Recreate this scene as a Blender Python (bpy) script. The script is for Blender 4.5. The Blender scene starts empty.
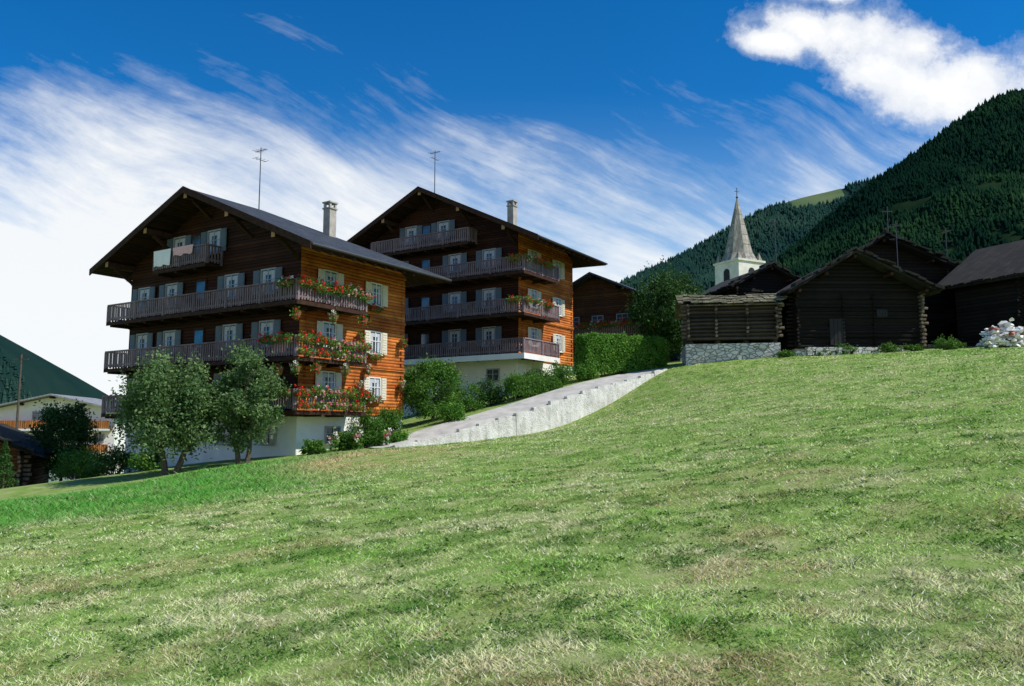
import bpy, math, random
import numpy as np
from mathutils import Vector, Matrix
random.seed(7); rng=np.random.default_rng(7)
scene=bpy.context.scene
COL=scene.collection
scene.view_settings.view_transform='Standard'
try: scene.view_settings.look='None'
except Exception: pass
scene.view_settings.exposure=0

# ------------------------------------------------------------------ helpers
class MB:
    def __init__(s): s.v=[]; s.f=[]; s.m=[]
    def quad(s,a,b,c,d,m=0):
        i=len(s.v); s.v+= [tuple(a),tuple(b),tuple(c),tuple(d)]; s.f.append((i,i+1,i+2,i+3)); s.m.append(m)
    def poly(s,pts,m=0):
        i=len(s.v); s.v+=[tuple(p) for p in pts]; s.f.append(tuple(range(i,i+len(pts)))); s.m.append(m)
    def hexa(s,p,m=0):
        i=len(s.v); s.v+=[tuple(q) for q in p]
        for f in ((3,2,1,0),(4,5,6,7),(0,1,5,4),(1,2,6,5),(2,3,7,6),(3,0,4,7)):
            s.f.append(tuple(i+k for k in f)); s.m.append(m)
    def box(s,x0,x1,y0,y1,z0,z1,m=0):
        s.hexa([(x0,y0,z0),(x1,y0,z0),(x1,y1,z0),(x0,y1,z0),(x0,y0,z1),(x1,y0,z1),(x1,y1,z1),(x0,y1,z1)],m)
    def prism(s,poly,y0,y1,m=0):
        n=len(poly); i=len(s.v)
        s.v+=[(x,y0,z) for x,z in poly]+[(x,y1,z) for x,z in poly]
        s.f.append(tuple(range(i,i+n))); s.m.append(m)
        s.f.append(tuple(range(i+2*n-1,i+n-1,-1))); s.m.append(m)
        for k in range(n):
            a=i+k;b=i+(k+1)%n
            s.f.append((b,a,a+n,b+n)); s.m.append(m)
    def beam(s,p0,p1,w,h,m=0,up=(0,0,1)):
        p0=Vector(p0);p1=Vector(p1);d=(p1-p0).normalized();u=Vector(up)
        r=d.cross(u)
        if r.length<1e-4: r=Vector((1,0,0))
        r.normalize(); u2=r.cross(d).normalized()
        r=r*w/2;u2=u2*h/2
        s.hexa([p0-r-u2,p0+r-u2,p1+r-u2,p1-r-u2,p0-r+u2,p0+r+u2,p1+r+u2,p1-r+u2],m)
    def tube(s,pts,rad,seg=8,m=0,cap=True):
        pts=[Vector(p) for p in pts]; i0=len(s.v)
        for k,p in enumerate(pts):
            if k==0: d=pts[1]-p
            elif k==len(pts)-1: d=p-pts[k-1]
            else: d=pts[k+1]-pts[k-1]
            d.normalize(); a=Vector((1,0,0)) if abs(d.x)<.8 else Vector((0,1,0))
            e1=d.cross(a).normalized(); e2=d.cross(e1)
            for j in range(seg):
                t=2*math.pi*j/seg
                s.v.append(tuple(p+(e1*math.cos(t)+e2*math.sin(t))*rad[k]))
        for k in range(len(pts)-1):
            for j in range(seg):
                a=i0+k*seg+j;b=i0+k*seg+(j+1)%seg
                s.f.append((a,b,b+seg,a+seg)); s.m.append(m)
        if cap:
            s.f.append(tuple(i0+j for j in range(seg))[::-1]); s.m.append(m)
            s.f.append(tuple(i0+(len(pts)-1)*seg+j for j in range(seg))); s.m.append(m)
    def mesh(s,name,mats):
        me=bpy.data.meshes.new(name); me.from_pydata(s.v,[],s.f)
        for m in mats: me.materials.append(m)
        if len(mats)>1: me.polygons.foreach_set('material_index',s.m)
        me.update(); return me

def link(o): COL.objects.link(o); return o
def thing(name,label,category,loc=(0,0,0),rz=0,group=None,mesh=None):
    o=bpy.data.objects.new(name,mesh); link(o); o.location=loc; o.rotation_euler=(0,0,rz)
    o["label"]=label; o["category"]=category
    if group: o["group"]=group
    return o
def part(mesh,name,parent,loc=(0,0,0),rz=0,label=None):
    o=bpy.data.objects.new(name,mesh); link(o); o.parent=parent; o.location=loc; o.rotation_euler=(0,0,rz)
    if label: o["label"]=label
    return o

def fastmesh(name,V,F,mats,attr=None,smooth=False,col=None):
    V=np.asarray(V,dtype=np.float32); F=np.asarray(F,dtype=np.int32); k=F.shape[1]
    me=bpy.data.meshes.new(name); me.vertices.add(len(V)); me.vertices.foreach_set('co',V.ravel())
    me.loops.add(F.size); me.loops.foreach_set('vertex_index',F.ravel())
    me.polygons.add(len(F)); me.polygons.foreach_set('loop_start',np.arange(0,F.size,k,dtype=np.int32))
    me.polygons.foreach_set('loop_total',np.full(len(F),k,dtype=np.int32))
    if smooth: me.polygons.foreach_set('use_smooth',np.ones(len(F),dtype=bool))
    for m in mats: me.materials.append(m)
    if attr is not None:
        a=me.attributes.new('shade','FLOAT','POINT'); a.data.foreach_set('value',np.asarray(attr,dtype=np.float32))
    if col is not None:
        a=me.attributes.new('tint','FLOAT_COLOR','POINT'); a.data.foreach_set('color',np.asarray(col,dtype=np.float32).ravel())
    me.update(calc_edges=True); return me

def hash2(i,j,s):
    n=(i.astype(np.int64)*374761393+j.astype(np.int64)*668265263+s*974711)&0x7fffffff
    n=((n^(n>>13))*1274126177)&0x7fffffff
    return ((n^(n>>16))&0xffff)/65535.0
def vnoise(x,y,s=0):
    x=np.asarray(x,float);y=np.asarray(y,float)
    i=np.floor(x).astype(int);j=np.floor(y).astype(int);fx=x-i;fy=y-j
    fx=fx*fx*(3-2*fx);fy=fy*fy*(3-2*fy)
    a=hash2(i,j,s);b=hash2(i+1,j,s);c=hash2(i,j+1,s);d=hash2(i+1,j+1,s)
    return (a*(1-fx)+b*fx)*(1-fy)+(c*(1-fx)+d*fx)*fy
def fbm(x,y,s=0,o=4):
    r=0;a=.5
    x=np.asarray(x,float); y=np.asarray(y,float)
    for k in range(o):
        r=r+a*vnoise(x,y,s+k); a*=.5; x,y=(1.6*x-1.2*y+3.7,1.2*x+1.6*y+1.3)
    return r
def sstep(a,b,x):
    t=np.clip((x-a)/(b-a),0,1); return t*t*(3-2*t)

# ------------------------------------------------------------------ terrain function (camera eye is z=0)
def tps_fit(P):
    P=np.array(P,float); X=P[:,:2]/30; n=len(P)
    d=np.linalg.norm(X[:,None]-X[None],axis=2); K=np.where(d>0,d*d*np.log(d+1e-12),0)+np.eye(n)*.004
    A=np.zeros((n+3,n+3)); A[:n,:n]=K; A[:n,n]=1; A[:n,n+1:]=X; A[n,:n]=1; A[n+1:,:n]=X.T
    w=np.linalg.solve(A,np.r_[P[:,2],0,0,0]); return X,w
def tps_eval(m,x,y):
    X,w=m; x=np.asarray(x,float)/30;y=np.asarray(y,float)/30; r=w[len(X)]+w[len(X)+1]*x+w[len(X)+2]*y
    for k in range(len(X)):
        d2=(x-X[k,0])**2+(y-X[k,1])**2; r=r+w[k]*.5*d2*np.log(d2+1e-12)
    return r
common=[(60,60,8),(-60,60,-7),(0,110,6),(-60,0,-6),(60,0,4),(0,-40,-4),(-29,45,-3.4),(-23.5,45,-2.7),(9.6,50,3.7),(-5.5,38,-.85),(-9.8,36,-1.2),(-40,60,-5),
        (20,51,4.8),(32,50,5.3)]
Fm=tps_fit(common+[(0,0,-1.6),(-6,3,-2.1),(6,3,-1.0),(0,8,-1.45),(-12,15,-2.3),(12,15,.5),(0,22,-1.1),(.42,42.5,-.3),(2.65,44.3,.1),(6.4,47.2,1.75),
        (20,30,2.4),(-20,25,-2.8),(-12,33,-1.6),(-15,34,-2.1),(10,38,1.7)])
Tm=tps_fit(common+[(-2.9,40.5,.2),(.43,43,1.15),(5.2,46.8,2.8),(.75,50,2.2),(-15,50,-1.2),(-8,52,0.4),(8,56,4.2),(30,65,6.5),(0,65,3.6),(-30,70,-5),(-12,44,-1.0)])
WA=np.array([-5.5,38.]);WD=np.array([.783,.622]);WN=np.array([.622,-.783]);WL=19.3
def ground(x,y,detail=True):
    x=np.asarray(x,float);y=np.asarray(y,float)
    sd=(x-WA[0])*WN[0]+(y-WA[1])*WN[1]; t=(x-WA[0])*WD[0]+(y-WA[1])*WD[1]
    out=np.maximum(np.maximum(-t,t-WL),0)
    wd=.5+.5*out
    w=sstep(-1.9-wd,-1.9+wd,sd)
    z=tps_eval(Fm,x,y)*w+tps_eval(Tm,x,y)*(1-w)
    if detail:
        u_=.8*x+.6*y; v_=-.6*x+.8*y
        z=z+(fbm(u_*.22,v_*.22,3)-.47)*.30*sstep(3,14,np.hypot(x,y))*sstep(46,30,y)+(fbm(u_*1.3,v_*1.3,9)-.47)*.05*(sd>-.3)
    far=np.clip(-3+.06*x,-40,30)
    k=sstep(75,170,np.hypot(x,y-35))
    return z*(1-k)+far*k
def gz(x,y): return float(ground(np.array([x]),np.array([y]))[0])
def Tz(x,y): return float(tps_eval(Tm,np.array([x]),np.array([y]))[0])
def Fz(x,y): return float(tps_eval(Fm,np.array([x]),np.array([y]))[0])

# ------------------------------------------------------------------ materials
class NT:
    def __init__(s,nt): s.nt=nt; s.L=nt.links
    def n(s,t,**k):
        o=s.nt.nodes.new(t)
        for a,b in k.items(): setattr(o,a,b)
        return o
    def put(s,sock,v):
        if isinstance(v,bpy.types.NodeSocket): s.L.new(v,sock)
        else: sock.default_value=v
    def m(s,op,a,b=0.0,c=None,clamp=False):
        o=s.n('ShaderNodeMath',operation=op,use_clamp=clamp); s.put(o.inputs[0],a); s.put(o.inputs[1],b)
        if c is not None: s.put(o.inputs[2],c)
        return o.outputs[0]
    def noise(s,vec,scale,detail=4,rough=.55,dist=0):
        o=s.n('ShaderNodeTexNoise'); s.L.new(vec,o.inputs['Vector']); o.inputs['Scale'].default_value=scale
        o.inputs['Detail'].default_value=detail;o.inputs['Roughness'].default_value=rough;o.inputs['Distortion'].default_value=dist
        return o.outputs['Fac']
    def ramp(s,f,stops,interp='LINEAR'):
        o=s.n('ShaderNodeValToRGB'); s.L.new(f,o.inputs[0]); e=o.color_ramp.elements; o.color_ramp.interpolation=interp
        while len(e)>1: e.remove(e[-1])
        e[0].position=stops[0][0]; e[0].color=c4(stops[0][1])
        for p,c in stops[1:]:
            q=e.new(p); q.color=c4(c)
        return o.outputs[0]
    def mix(s,f,a,b,mode='MIX'):
        o=s.n('ShaderNodeMix',data_type='RGBA',blend_type=mode); s.put(o.inputs[0],f); s.put(o.inputs[6],c4(a) if isinstance(a,tuple) else a); s.put(o.inputs[7],c4(b) if isinstance(b,tuple) else b)
        return o.outputs[2]
    def mapping(s,vec,scale=(1,1,1),rot=(0,0,0),loc=(0,0,0)):
        o=s.n('ShaderNodeMapping'); s.L.new(vec,o.inputs[0]); o.inputs['Scale'].default_value=scale;o.inputs['Rotation'].default_value=rot;o.inputs['Location'].default_value=loc
        return o.outputs[0]
    def bump(s,h,strength=.5,dist=.05):
        o=s.n('ShaderNodeBump'); s.L.new(h,o.inputs['Height']); o.inputs['Strength'].default_value=strength;o.inputs['Distance'].default_value=dist
        return o.outputs[0]
def c4(c):
    if isinstance(c,(int,float)): return (c,c,c,1)
    return (c[0],c[1],c[2],1)
def newmat(name,rough=.8,spec=.3):
    m=bpy.data.materials.new(name); m.use_nodes=True; nt=NT(m.node_tree); b=m.node_tree.nodes['Principled BSDF']
    b.inputs['Roughness'].default_value=rough; b.inputs['Specular IOR Level'].default_value=spec
    return m,nt,b
def obj_co(nt): return nt.n('ShaderNodeTexCoord').outputs['Object']
def pos_co(nt): return nt.n('ShaderNodeNewGeometry').outputs['Position']

def noisy(name,ca,cb,scale=3,rough=.85,spec=.2,bs=.3,bd=.02,detail=5):
    m,nt,b=newmat(name,rough,spec); co=obj_co(nt)
    f=nt.noise(co,scale,detail,.6); col=nt.ramp(f,[(.3,ca),(.7,cb)])
    nt.L.new(col,b.inputs['Base Color']); nt.L.new(nt.bump(nt.noise(co,scale*4,4,.6),bs,bd),b.inputs['Normal']); return m
def wood(name,ca,cb,plank=.18,axis=2,line=.1,stretch=(.6,.6,9),rough=.75,grey=None,dk=.45):
    m,nt,b=newmat(name,rough,.2); co=obj_co(nt)
    sp=nt.n('ShaderNodeSeparateXYZ'); nt.L.new(co,sp.inputs[0])
    z=nt.m('DIVIDE',sp.outputs[axis],plank); fr=nt.m('FRACT',z); fl=nt.m('FLOOR',z)
    g=nt.noise(nt.mapping(co,stretch),3,5,.65)
    wn=nt.n('ShaderNodeTexWhiteNoise',noise_dimensions='1D'); nt.L.new(fl,wn.inputs['W'])
    f=nt.m('ADD',nt.m('MULTIPLY',g,.75),nt.m('MULTIPLY',wn.outputs['Value'],.3))
    col=nt.ramp(f,[(.3,ca),(.72,cb)])
    big=nt.noise(co,.6,5,.65)
    if grey: col=nt.mix(nt.ramp(big,[(.42,0),(.68,1)]),col,grey)
    else: col=nt.mix(nt.m('MULTIPLY',nt.ramp(big,[(.4,0),(.66,1)]),dk),col,tuple(x*.4 for x in ca))
    e=nt.m('ABSOLUTE',nt.m('SUBTRACT',fr,.5)); ln=nt.m('GREATER_THAN',e,.5-line/2)
    col=nt.mix(nt.m('MULTIPLY',ln,.85),col,tuple(x*.12 for x in ca))
    nt.L.new(col,b.inputs['Base Color'])
    h=nt.m('SUBTRACT',nt.m('MULTIPLY',g,.15),nt.m('MULTIPLY',nt.m('MULTIPLY',e,e),3))
    nt.L.new(nt.bump(h,.9,.05),b.inputs['Normal']); return m
def plain(name,c,rough=.6,spec=.4,metal=0):
    m,nt,b=newmat(name,rough,spec); co=obj_co(nt)
    f=nt.noise(co,7,4,.6); nt.L.new(nt.mix(f,tuple(x*.75 for x in c),tuple(min(1,x*1.15) for x in c)),b.inputs['Base Color']); b.inputs['Metallic'].default_value=metal; return m
def leafmat(name,stops,trans=.3):
    m=bpy.data.materials.new(name); m.use_nodes=True; nt=NT(m.node_tree); m.node_tree.nodes.clear()
    a=nt.n('ShaderNodeAttribute',attribute_name='shade'); col=nt.ramp(a.outputs['Fac'],stops)
    o=nt.n('ShaderNodeOutputMaterial')
    d=nt.n('ShaderNodeBsdfPrincipled'); nt.L.new(col,d.inputs['Base Color']); d.inputs['Roughness'].default_value=.6; d.inputs['Specular IOR Level'].default_value=.2
    if trans<=0:
        d.inputs['Roughness'].default_value=1; d.inputs['Specular IOR Level'].default_value=0; nt.L.new(d.outputs[0],o.inputs[0]); return m
    t=nt.n('ShaderNodeBsdfTranslucent'); nt.L.new(nt.mix(.4,col,(.14,.24,.02)),t.inputs[0])
    mx=nt.n('ShaderNodeMixShader'); mx.inputs[0].default_value=trans; nt.L.new(d.outputs[0],mx.inputs[1]);nt.L.new(t.outputs[0],mx.inputs[2])
    nt.L.new(mx.outputs[0],o.inputs[0]); return m

M_sunwood=wood('sunlit_larch_planks',(.38,.075,.012),(.88,.31,.06),.17,dk=.65)  # lit copy of the larch: sunlight painted in as brighter orange
M_shadewood=wood('shaded_larch_planks',(.022,.007,.004),(.072,.024,.011),.17)  # shaded copy of the larch: facade shade painted in as darker brown
M_brownwood=wood('brown_larch_planks',(.06,.024,.010),(.17,.07,.03),.17)
M_barnwood=wood('weathered_barn_logs',(.003,.0025,.002),(.021,.016,.013),.24,line=.16)
M_barnwood2=wood('grey_brown_barn_logs',(.016,.012,.010),(.11,.085,.068),.24,line=.16)
M_rail=wood('weathered_railing_boards',(.15,.105,.115),(.38,.29,.30),3.1,0,0,(6,6,.8),.8)
M_beam=noisy('dark_beam_wood',(.025,.012,.008),(.065,.03,.018),4)
M_beamend=noisy('pale_beam_end',(.3,.17,.09),(.5,.3,.16),4)
M_soffit=wood('soffit_boards',(.02,.008,.004),(.06,.025,.012),.2,0,.08,(3,.6,3))
M_plaster=noisy('white_plaster',(.78,.77,.74),(.90,.89,.86),1.2,.9,.1,.25,.02)
M_plasterdirty=noisy('stained_plaster',(.3,.27,.23),(.52,.48,.42),3)
M_churchplaster=noisy('warm_church_plaster',(.60,.56,.49),(.80,.77,.70),1.0,.9,.1,.25,.02)
M_glass,ntg,bg=newmat('window_glass',.08,.8); cg=obj_co(ntg)
ntg.L.new(ntg.ramp(ntg.noise(cg,1.5,2),[(.35,(.02,.03,.04)),(.65,(.10,.14,.18))]),bg.inputs['Base Color'])
M_curtain=noisy('muted_curtain',(.35,.38,.43),(.58,.60,.65),9)
M_white=plain('white_painted_wood',(.75,.74,.7))
M_greyframe=plain('grey_window_frame',(.36,.37,.39))
M_shut=plain('pale_shutter_paint',(.72,.66,.52))
M_shutd=plain('blue_grey_shutter_paint',(.11,.15,.19))
M_metal=plain('galvanised_metal',(.3,.31,.33),.4,.5,.7)
M_gutter=plain('dark_gutter_metal',(.07,.07,.075),.5,.4,.3)
M_dirtmetal=plain('antenna_metal',(.08,.08,.085),.5,.5,.3)

def slate(name,ca,cb,sx=.35,sy=.25,rough=.45):
    m,nt,b=newmat(name,rough,.4); co=obj_co(nt)
    br=nt.n('ShaderNodeTexBrick'); nt.L.new(co,br.inputs['Vector']); br.inputs['Scale'].default_value=1
    br.inputs['Color1'].default_value=c4(ca);br.inputs['Color2'].default_value=c4(cb);br.inputs['Mortar'].default_value=c4(tuple(x*.25 for x in ca))
    br.inputs['Brick Width'].default_value=sx;br.inputs['Row Height'].default_value=sy;br.inputs['Mortar Size'].default_value=.012
    f=nt.noise(co,1.3,5,.65)
    nt.L.new(nt.mix(nt.ramp(f,[(.35,0),(.7,.8)]),br.outputs['Color'],tuple(x*.55 for x in ca)),b.inputs['Base Color'])
    nt.L.new(nt.bump(nt.m('ADD',br.outputs['Fac'],nt.m('MULTIPLY',f,-1.2)),.6,.03),b.inputs['Normal']); return m
M_slate=slate('slate_roof',(.03,.038,.048),(.06,.07,.085),rough=.7)
M_lightslate=slate('light_grey_roof',(.25,.26,.28),(.38,.39,.41),rough=.7)
M_stone_roof=slate('old_stone_slab_roof',(.12,.115,.06),(.30,.26,.17),.6,.45,.85)
M_dark_roof=slate('dark_slab_roof',(.012,.011,.010),(.034,.031,.026),.6,.45,.95)
M_spire=slate('spire_stone',(.27,.25,.21),(.47,.43,.36),.5,.35,.8)

def stonework(name,ca,cb,mortar,scale=2.2):
    m,nt,b=newmat(name,.9,.15); co=obj_co(nt)
    v=nt.n('ShaderNodeTexVoronoi',feature='DISTANCE_TO_EDGE'); nt.L.new(nt.mapping(co,(1,1,1.7)),v.inputs['Vector']); v.inputs['Scale'].default_value=scale
    v2=nt.n('ShaderNodeTexVoronoi'); nt.L.new(nt.mapping(co,(1,1,1.7)),v2.inputs['Vector']); v2.inputs['Scale'].default_value=scale
    sp=nt.n('ShaderNodeSeparateColor'); nt.L.new(v2.outputs['Color'],sp.inputs[0])
    col=nt.ramp(sp.outputs[0],[(0,ca),(1,cb)]); e=nt.ramp(v.outputs['Distance'],[(.02,0),(.09,1)])
    col=nt.mix(e,mortar,col); n=nt.noise(co,9,5,.6); col=nt.mix(nt.m('MULTIPLY',n,.3),col,tuple(x*.5 for x in ca))
    nt.L.new(col,b.inputs['Base Color']); nt.L.new(nt.bump(nt.m('ADD',e,nt.m('MULTIPLY',n,.4)),.8,.06),b.inputs['Normal']); return m
M_drystone=stonework('rubble_stone',(.58,.56,.52),(.88,.86,.82),(.25,.24,.21),2.6)

M_conc,nc,bc=newmat('pale_concrete',.9,.15); co=obj_co(nc)
f=nc.noise(co,1.2,7,.65); f2=nc.noise(nc.mapping(co,(2.5,2.5,.35)),1.6,5,.6); f3=nc.noise(co,5,6,.75)
col=nc.ramp(f,[(.32,(.54,.52,.48)),(.5,(.74,.72,.68)),(.68,(.87,.85,.81))]); col=nc.mix(nc.ramp(f2,[(.5,0),(.75,.55)]),col,(.30,.29,.25))
col=nc.mix(nc.ramp(f3,[(.55,0),(.70,.6)]),col,(.2,.2,.165))
nc.L.new(col,bc.inputs['Base Color']); nc.L.new(nc.bump(nc.m('ADD',nc.noise(co,14,6,.7),f3),.9,.06),bc.inputs['Normal'])
M_path=noisy('worn_concrete_path',(.36,.35,.32),(.56,.54,.5),1.5,.9,.1,.3,.02)

M_ground,ng,bgd=newmat('meadow_ground',.95,.1); pos=pos_co(ng)
mid=ng.noise(pos,1.1,5,.7)
col=ng.ramp(mid,[(.32,(.09,.18,.03)),(.5,(.21,.31,.07)),(.68,(.33,.34,.16))])
ng.L.new(col,bgd.inputs['Base Color']); ng.L.new(ng.bump(ng.noise(pos,14,5,.75),.5,.05),bgd.inputs['Normal'])
M_blade=bpy.data.materials.new('grass_blades'); M_blade.use_nodes=True; nb=NT(M_blade.node_tree); M_blade.node_tree.nodes.clear()
at=nb.n('ShaderNodeAttribute',attribute_name='tint')
gn=nb.n('ShaderNodeNewGeometry').outputs['Normal']
vm=nb.n('ShaderNodeVectorMath',operation='MULTIPLY_ADD'); nb.L.new(gn,vm.inputs[0]); vm.inputs[1].default_value=(.5,.5,.5); vm.inputs[2].default_value=(.12,0,.68)
vn=nb.n('ShaderNodeVectorMath',operation='NORMALIZE'); nb.L.new(vm.outputs[0],vn.inputs[0])
d=nb.n('ShaderNodeBsdfDiffuse'); nb.L.new(at.outputs['Color'],d.inputs[0]); nb.L.new(vn.outputs[0],d.inputs['Normal'])
t=nb.n('ShaderNodeBsdfTranslucent'); nb.L.new(at.outputs['Color'],t.inputs[0])
mx=nb.n('ShaderNodeMixShader'); mx.inputs[0].default_value=.22; nb.L.new(d.outputs[0],mx.inputs[1]);nb.L.new(t.outputs[0],mx.inputs[2])
o=nb.n('ShaderNodeOutputMaterial'); nb.L.new(mx.outputs[0],o.inputs[0])

M_leaf_grey=leafmat('silvery_leaves',[(0,(.03,.075,.022)),(.5,(.10,.185,.06)),(1,(.25,.36,.15))])
M_leaf_mid=leafmat('mid_green_leaves',[(0,(.02,.075,.012)),(.5,(.07,.19,.025)),(1,(.18,.33,.055))])
M_leaf_dark=leafmat('dark_green_leaves',[(0,(.012,.045,.010)),(.5,(.032,.095,.02)),(1,(.08,.17,.04))],.2)
M_leaf_hedge=leafmat('hedge_leaves',[(0,(.03,.12,.015)),(.5,(.10,.27,.032)),(1,(.23,.42,.065))])
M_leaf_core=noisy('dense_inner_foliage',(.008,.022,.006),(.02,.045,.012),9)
M_bark=noisy('grey_bark',(.05,.04,.03),(.13,.11,.09),8)
M_flower_red=leafmat('red_blossoms',[(0,(.6,.006,.01)),(.6,(.88,.015,.02)),(1,(.9,.10,.06))],.1)
M_flower_pink=leafmat('pink_blossoms',[(0,(.75,.05,.2)),(.6,(.88,.18,.35)),(1,(.92,.6,.7))],.1)
M_flower_mix=leafmat('mixed_blossoms',[(0,(.85,.03,.03)),(.3,(.88,.25,.38)),(.5,(.9,.85,.82)),(.8,(.92,.88,.84)),(1,(.9,.5,.05))],.1)
M_terra=plain('brown_planter',(.25,.1,.05))

# ------------------------------------------------------------------ world, sun
sun_az=math.radians(106); sun_el=math.radians(50)
w=bpy.data.worlds.new("World"); scene.world=w; w.use_nodes=True; nw=NT(w.node_tree); w.node_tree.nodes.clear()
sky=nw.n('ShaderNodeTexSky',sky_type='NISHITA',sun_disc=False,sun_elevation=sun_el,sun_rotation=sun_az,air_density=1.0,dust_density=.2,ozone_density=3.0,altitude=1300)
tc=nw.n('ShaderNodeTexCoord').outputs['Generated']; sp=nw.n('ShaderNodeSeparateXYZ'); nw.L.new(tc,sp.inputs[0])
yy=nw.m('MAXIMUM',nw.m('ABSOLUTE',sp.outputs[1]),.12)
S=nw.m('DIVIDE',sp.outputs[0],yy); T=nw.m('DIVIDE',sp.outputs[2],yy)
cb=nw.n('ShaderNodeCombineXYZ'); nw.L.new(S,cb.inputs[0]); nw.L.new(T,cb.inputs[1]); P=cb.outputs[0]
skyc=nw.mix(1.0,sky.outputs[0],(.03,.80,1.36),'MULTIPLY')
skyc=nw.mix(nw.ramp(T,[(.10,.66),(.22,.40),(.34,.08),(.44,0)],'B_SPLINE'),skyc,(5.9,8.1,9.3))
warp=nw.n('ShaderNodeTexNoise'); nw.L.new(P,warp.inputs['Vector']); warp.inputs['Scale'].default_value=1.7; warp.inputs['Detail'].default_value=2
va=nw.n('ShaderNodeVectorMath',operation='MULTIPLY_ADD'); nw.L.new(warp.outputs['Color'],va.inputs[0]); va.inputs[1].default_value=(.18,.18,0); nw.L.new(P,va.inputs[2])
PW=va.outputs[0]
def streak(rot,sc,loc,scale,det,rg): return nw.noise(nw.mapping(nw.mapping(PW,(1,1,1),(0,0,math.radians(rot))),sc,(0,0,0),loc),scale,det,rg)
st1=streak(20,(.9,3.6,1),(0,0,0),2.2,9,.60)
st2=streak(26,(1.5,10,1),(3,1,0),2.3,9,.68)
soft=nw.noise(nw.mapping(PW,(1,1.5,1),(0,0,0),(7,2,0)),2.6,8,.62)
top=nw.ramp(nw.m('MULTIPLY_ADD',S,1/1.4,.5),[(0,.44),(.10,.47),(.24,.455),(.36,.42),(.45,.385),(.55,.355),(.68,.35),(.8,.37),(.93,.40),(1,.42)])
u=nw.m('SUBTRACT',top,T)
amt=nw.m('ADD',nw.m('MULTIPLY',u,4.4),nw.m('MULTIPLY',nw.m('SUBTRACT',st1,.5),1.9))
amt=nw.m('ADD',amt,nw.m('MULTIPLY',nw.m('SUBTRACT',st2,.5),1.25))
amt=nw.m('ADD',amt,nw.m('MULTIPLY',nw.m('SUBTRACT',soft,.5),1.4))
amt=nw.ramp(nw.m('ADD',amt,.14),[(0,0),(.25,.14),(.6,.56),(.95,.93)])
base=nw.mix(amt,skyc,(9.2,9.35,9.4))
cn=nw.n('ShaderNodeTexNoise'); nw.L.new(P,cn.inputs['Vector']); cn.inputs['Scale'].default_value=5.6; cn.inputs['Detail'].default_value=12; cn.inputs['Roughness'].default_value=.66
dmin=None
for cx,cy,rx,ry in [(.35,.51,.055,.024),(.39,.53,.06,.036),(.45,.52,.08,.05),(.48,.465,.08,.045),(.54,.44,.10,.045),(.61,.445,.11,.05),(.70,.45,.12,.055),(.42,.58,.06,.03),(.53,.50,.06,.03),(.85,.46,.12,.06)]:
    dx=nw.m('DIVIDE',nw.m('SUBTRACT',S,cx),rx); dy=nw.m('DIVIDE',nw.m('SUBTRACT',T,cy),ry)
    dd=nw.m('SQRT',nw.m('ADD',nw.m('MULTIPLY',dx,dx),nw.m('MULTIPLY',dy,dy)))
    dmin=dd if dmin is None else nw.m('SMOOTH_MIN',dmin,dd,.35)
ca=nw.m('ADD',nw.m('SUBTRACT',1.30,dmin),nw.m('MULTIPLY',nw.m('SUBTRACT',cn.outputs['Fac'],.5),3.4))
cmask=nw.ramp(nw.m('MULTIPLY',ca,.8),[(-.0,0),(.25,.24),(.5,.76),(.85,1)])
ccol=nw.mix(nw.ramp(nw.noise(nw.mapping(P,(1,1,1),(0,0,0),(.02,.03,0)),8,7,.55),[(.36,0),(.6,1)]),(8.4,8.7,9.2),(10.2,10.2,10.1))
base=nw.mix(cmask,base,ccol)
bgn=nw.n('ShaderNodeBackground'); nw.L.new(base,bgn.inputs[0]); bgn.inputs[1].default_value=.105
wo=nw.n('ShaderNodeOutputWorld'); nw.L.new(bgn.outputs[0],wo.inputs[0])

sl=bpy.data.lights.new('sun','SUN'); sl.energy=5.0; sl.angle=math.radians(.5); sl.color=(1,.95,.86)
so=bpy.data.objects.new('sun',sl); link(so)
sd=Vector((math.cos(sun_el)*math.sin(sun_az),math.cos(sun_el)*math.cos(sun_az),math.sin(sun_el)))
so.rotation_euler=(-sd).to_track_quat('-Z','Y').to_euler(); so.location=(40,-5,60)

# ------------------------------------------------------------------ camera
cam=bpy.data.cameras.new('camera'); co_=bpy.data.objects.new('camera',cam); link(co_); scene.camera=co_
cam.sensor_width=36; cam.lens=28; cam.clip_start=.1; cam.clip_end=20000
co_.location=(0,0,0); co_.rotation_euler=(math.radians(90+6.2),0,0)

# ------------------------------------------------------------------ ground sheet
def axis(lo,hi,step,far,n=26):
    c=np.arange(lo,hi+1e-6,step); g=np.geomspace(step*2,far,n)
    return np.r_[(lo-g)[::-1],c,hi+g]
gx=axis(-45,45,.5,4000); gy=axis(-6,75,.5,5000)
GX,GY=np.meshgrid(gx,gy); GZ=ground(GX,GY)
nx,ny=len(gx),len(gy); idx=np.arange(nx*ny).reshape(ny,nx)
Fq=np.stack([idx[:-1,:-1],idx[:-1,1:],idx[1:,1:],idx[1:,:-1]],-1).reshape(-1,4)
me=fastmesh('ground',np.stack([GX,GY,GZ],-1).reshape(-1,3),Fq,[M_ground],smooth=True)
g=bpy.data.objects.new('ground',me); link(g); g['kind']='structure'

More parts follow.
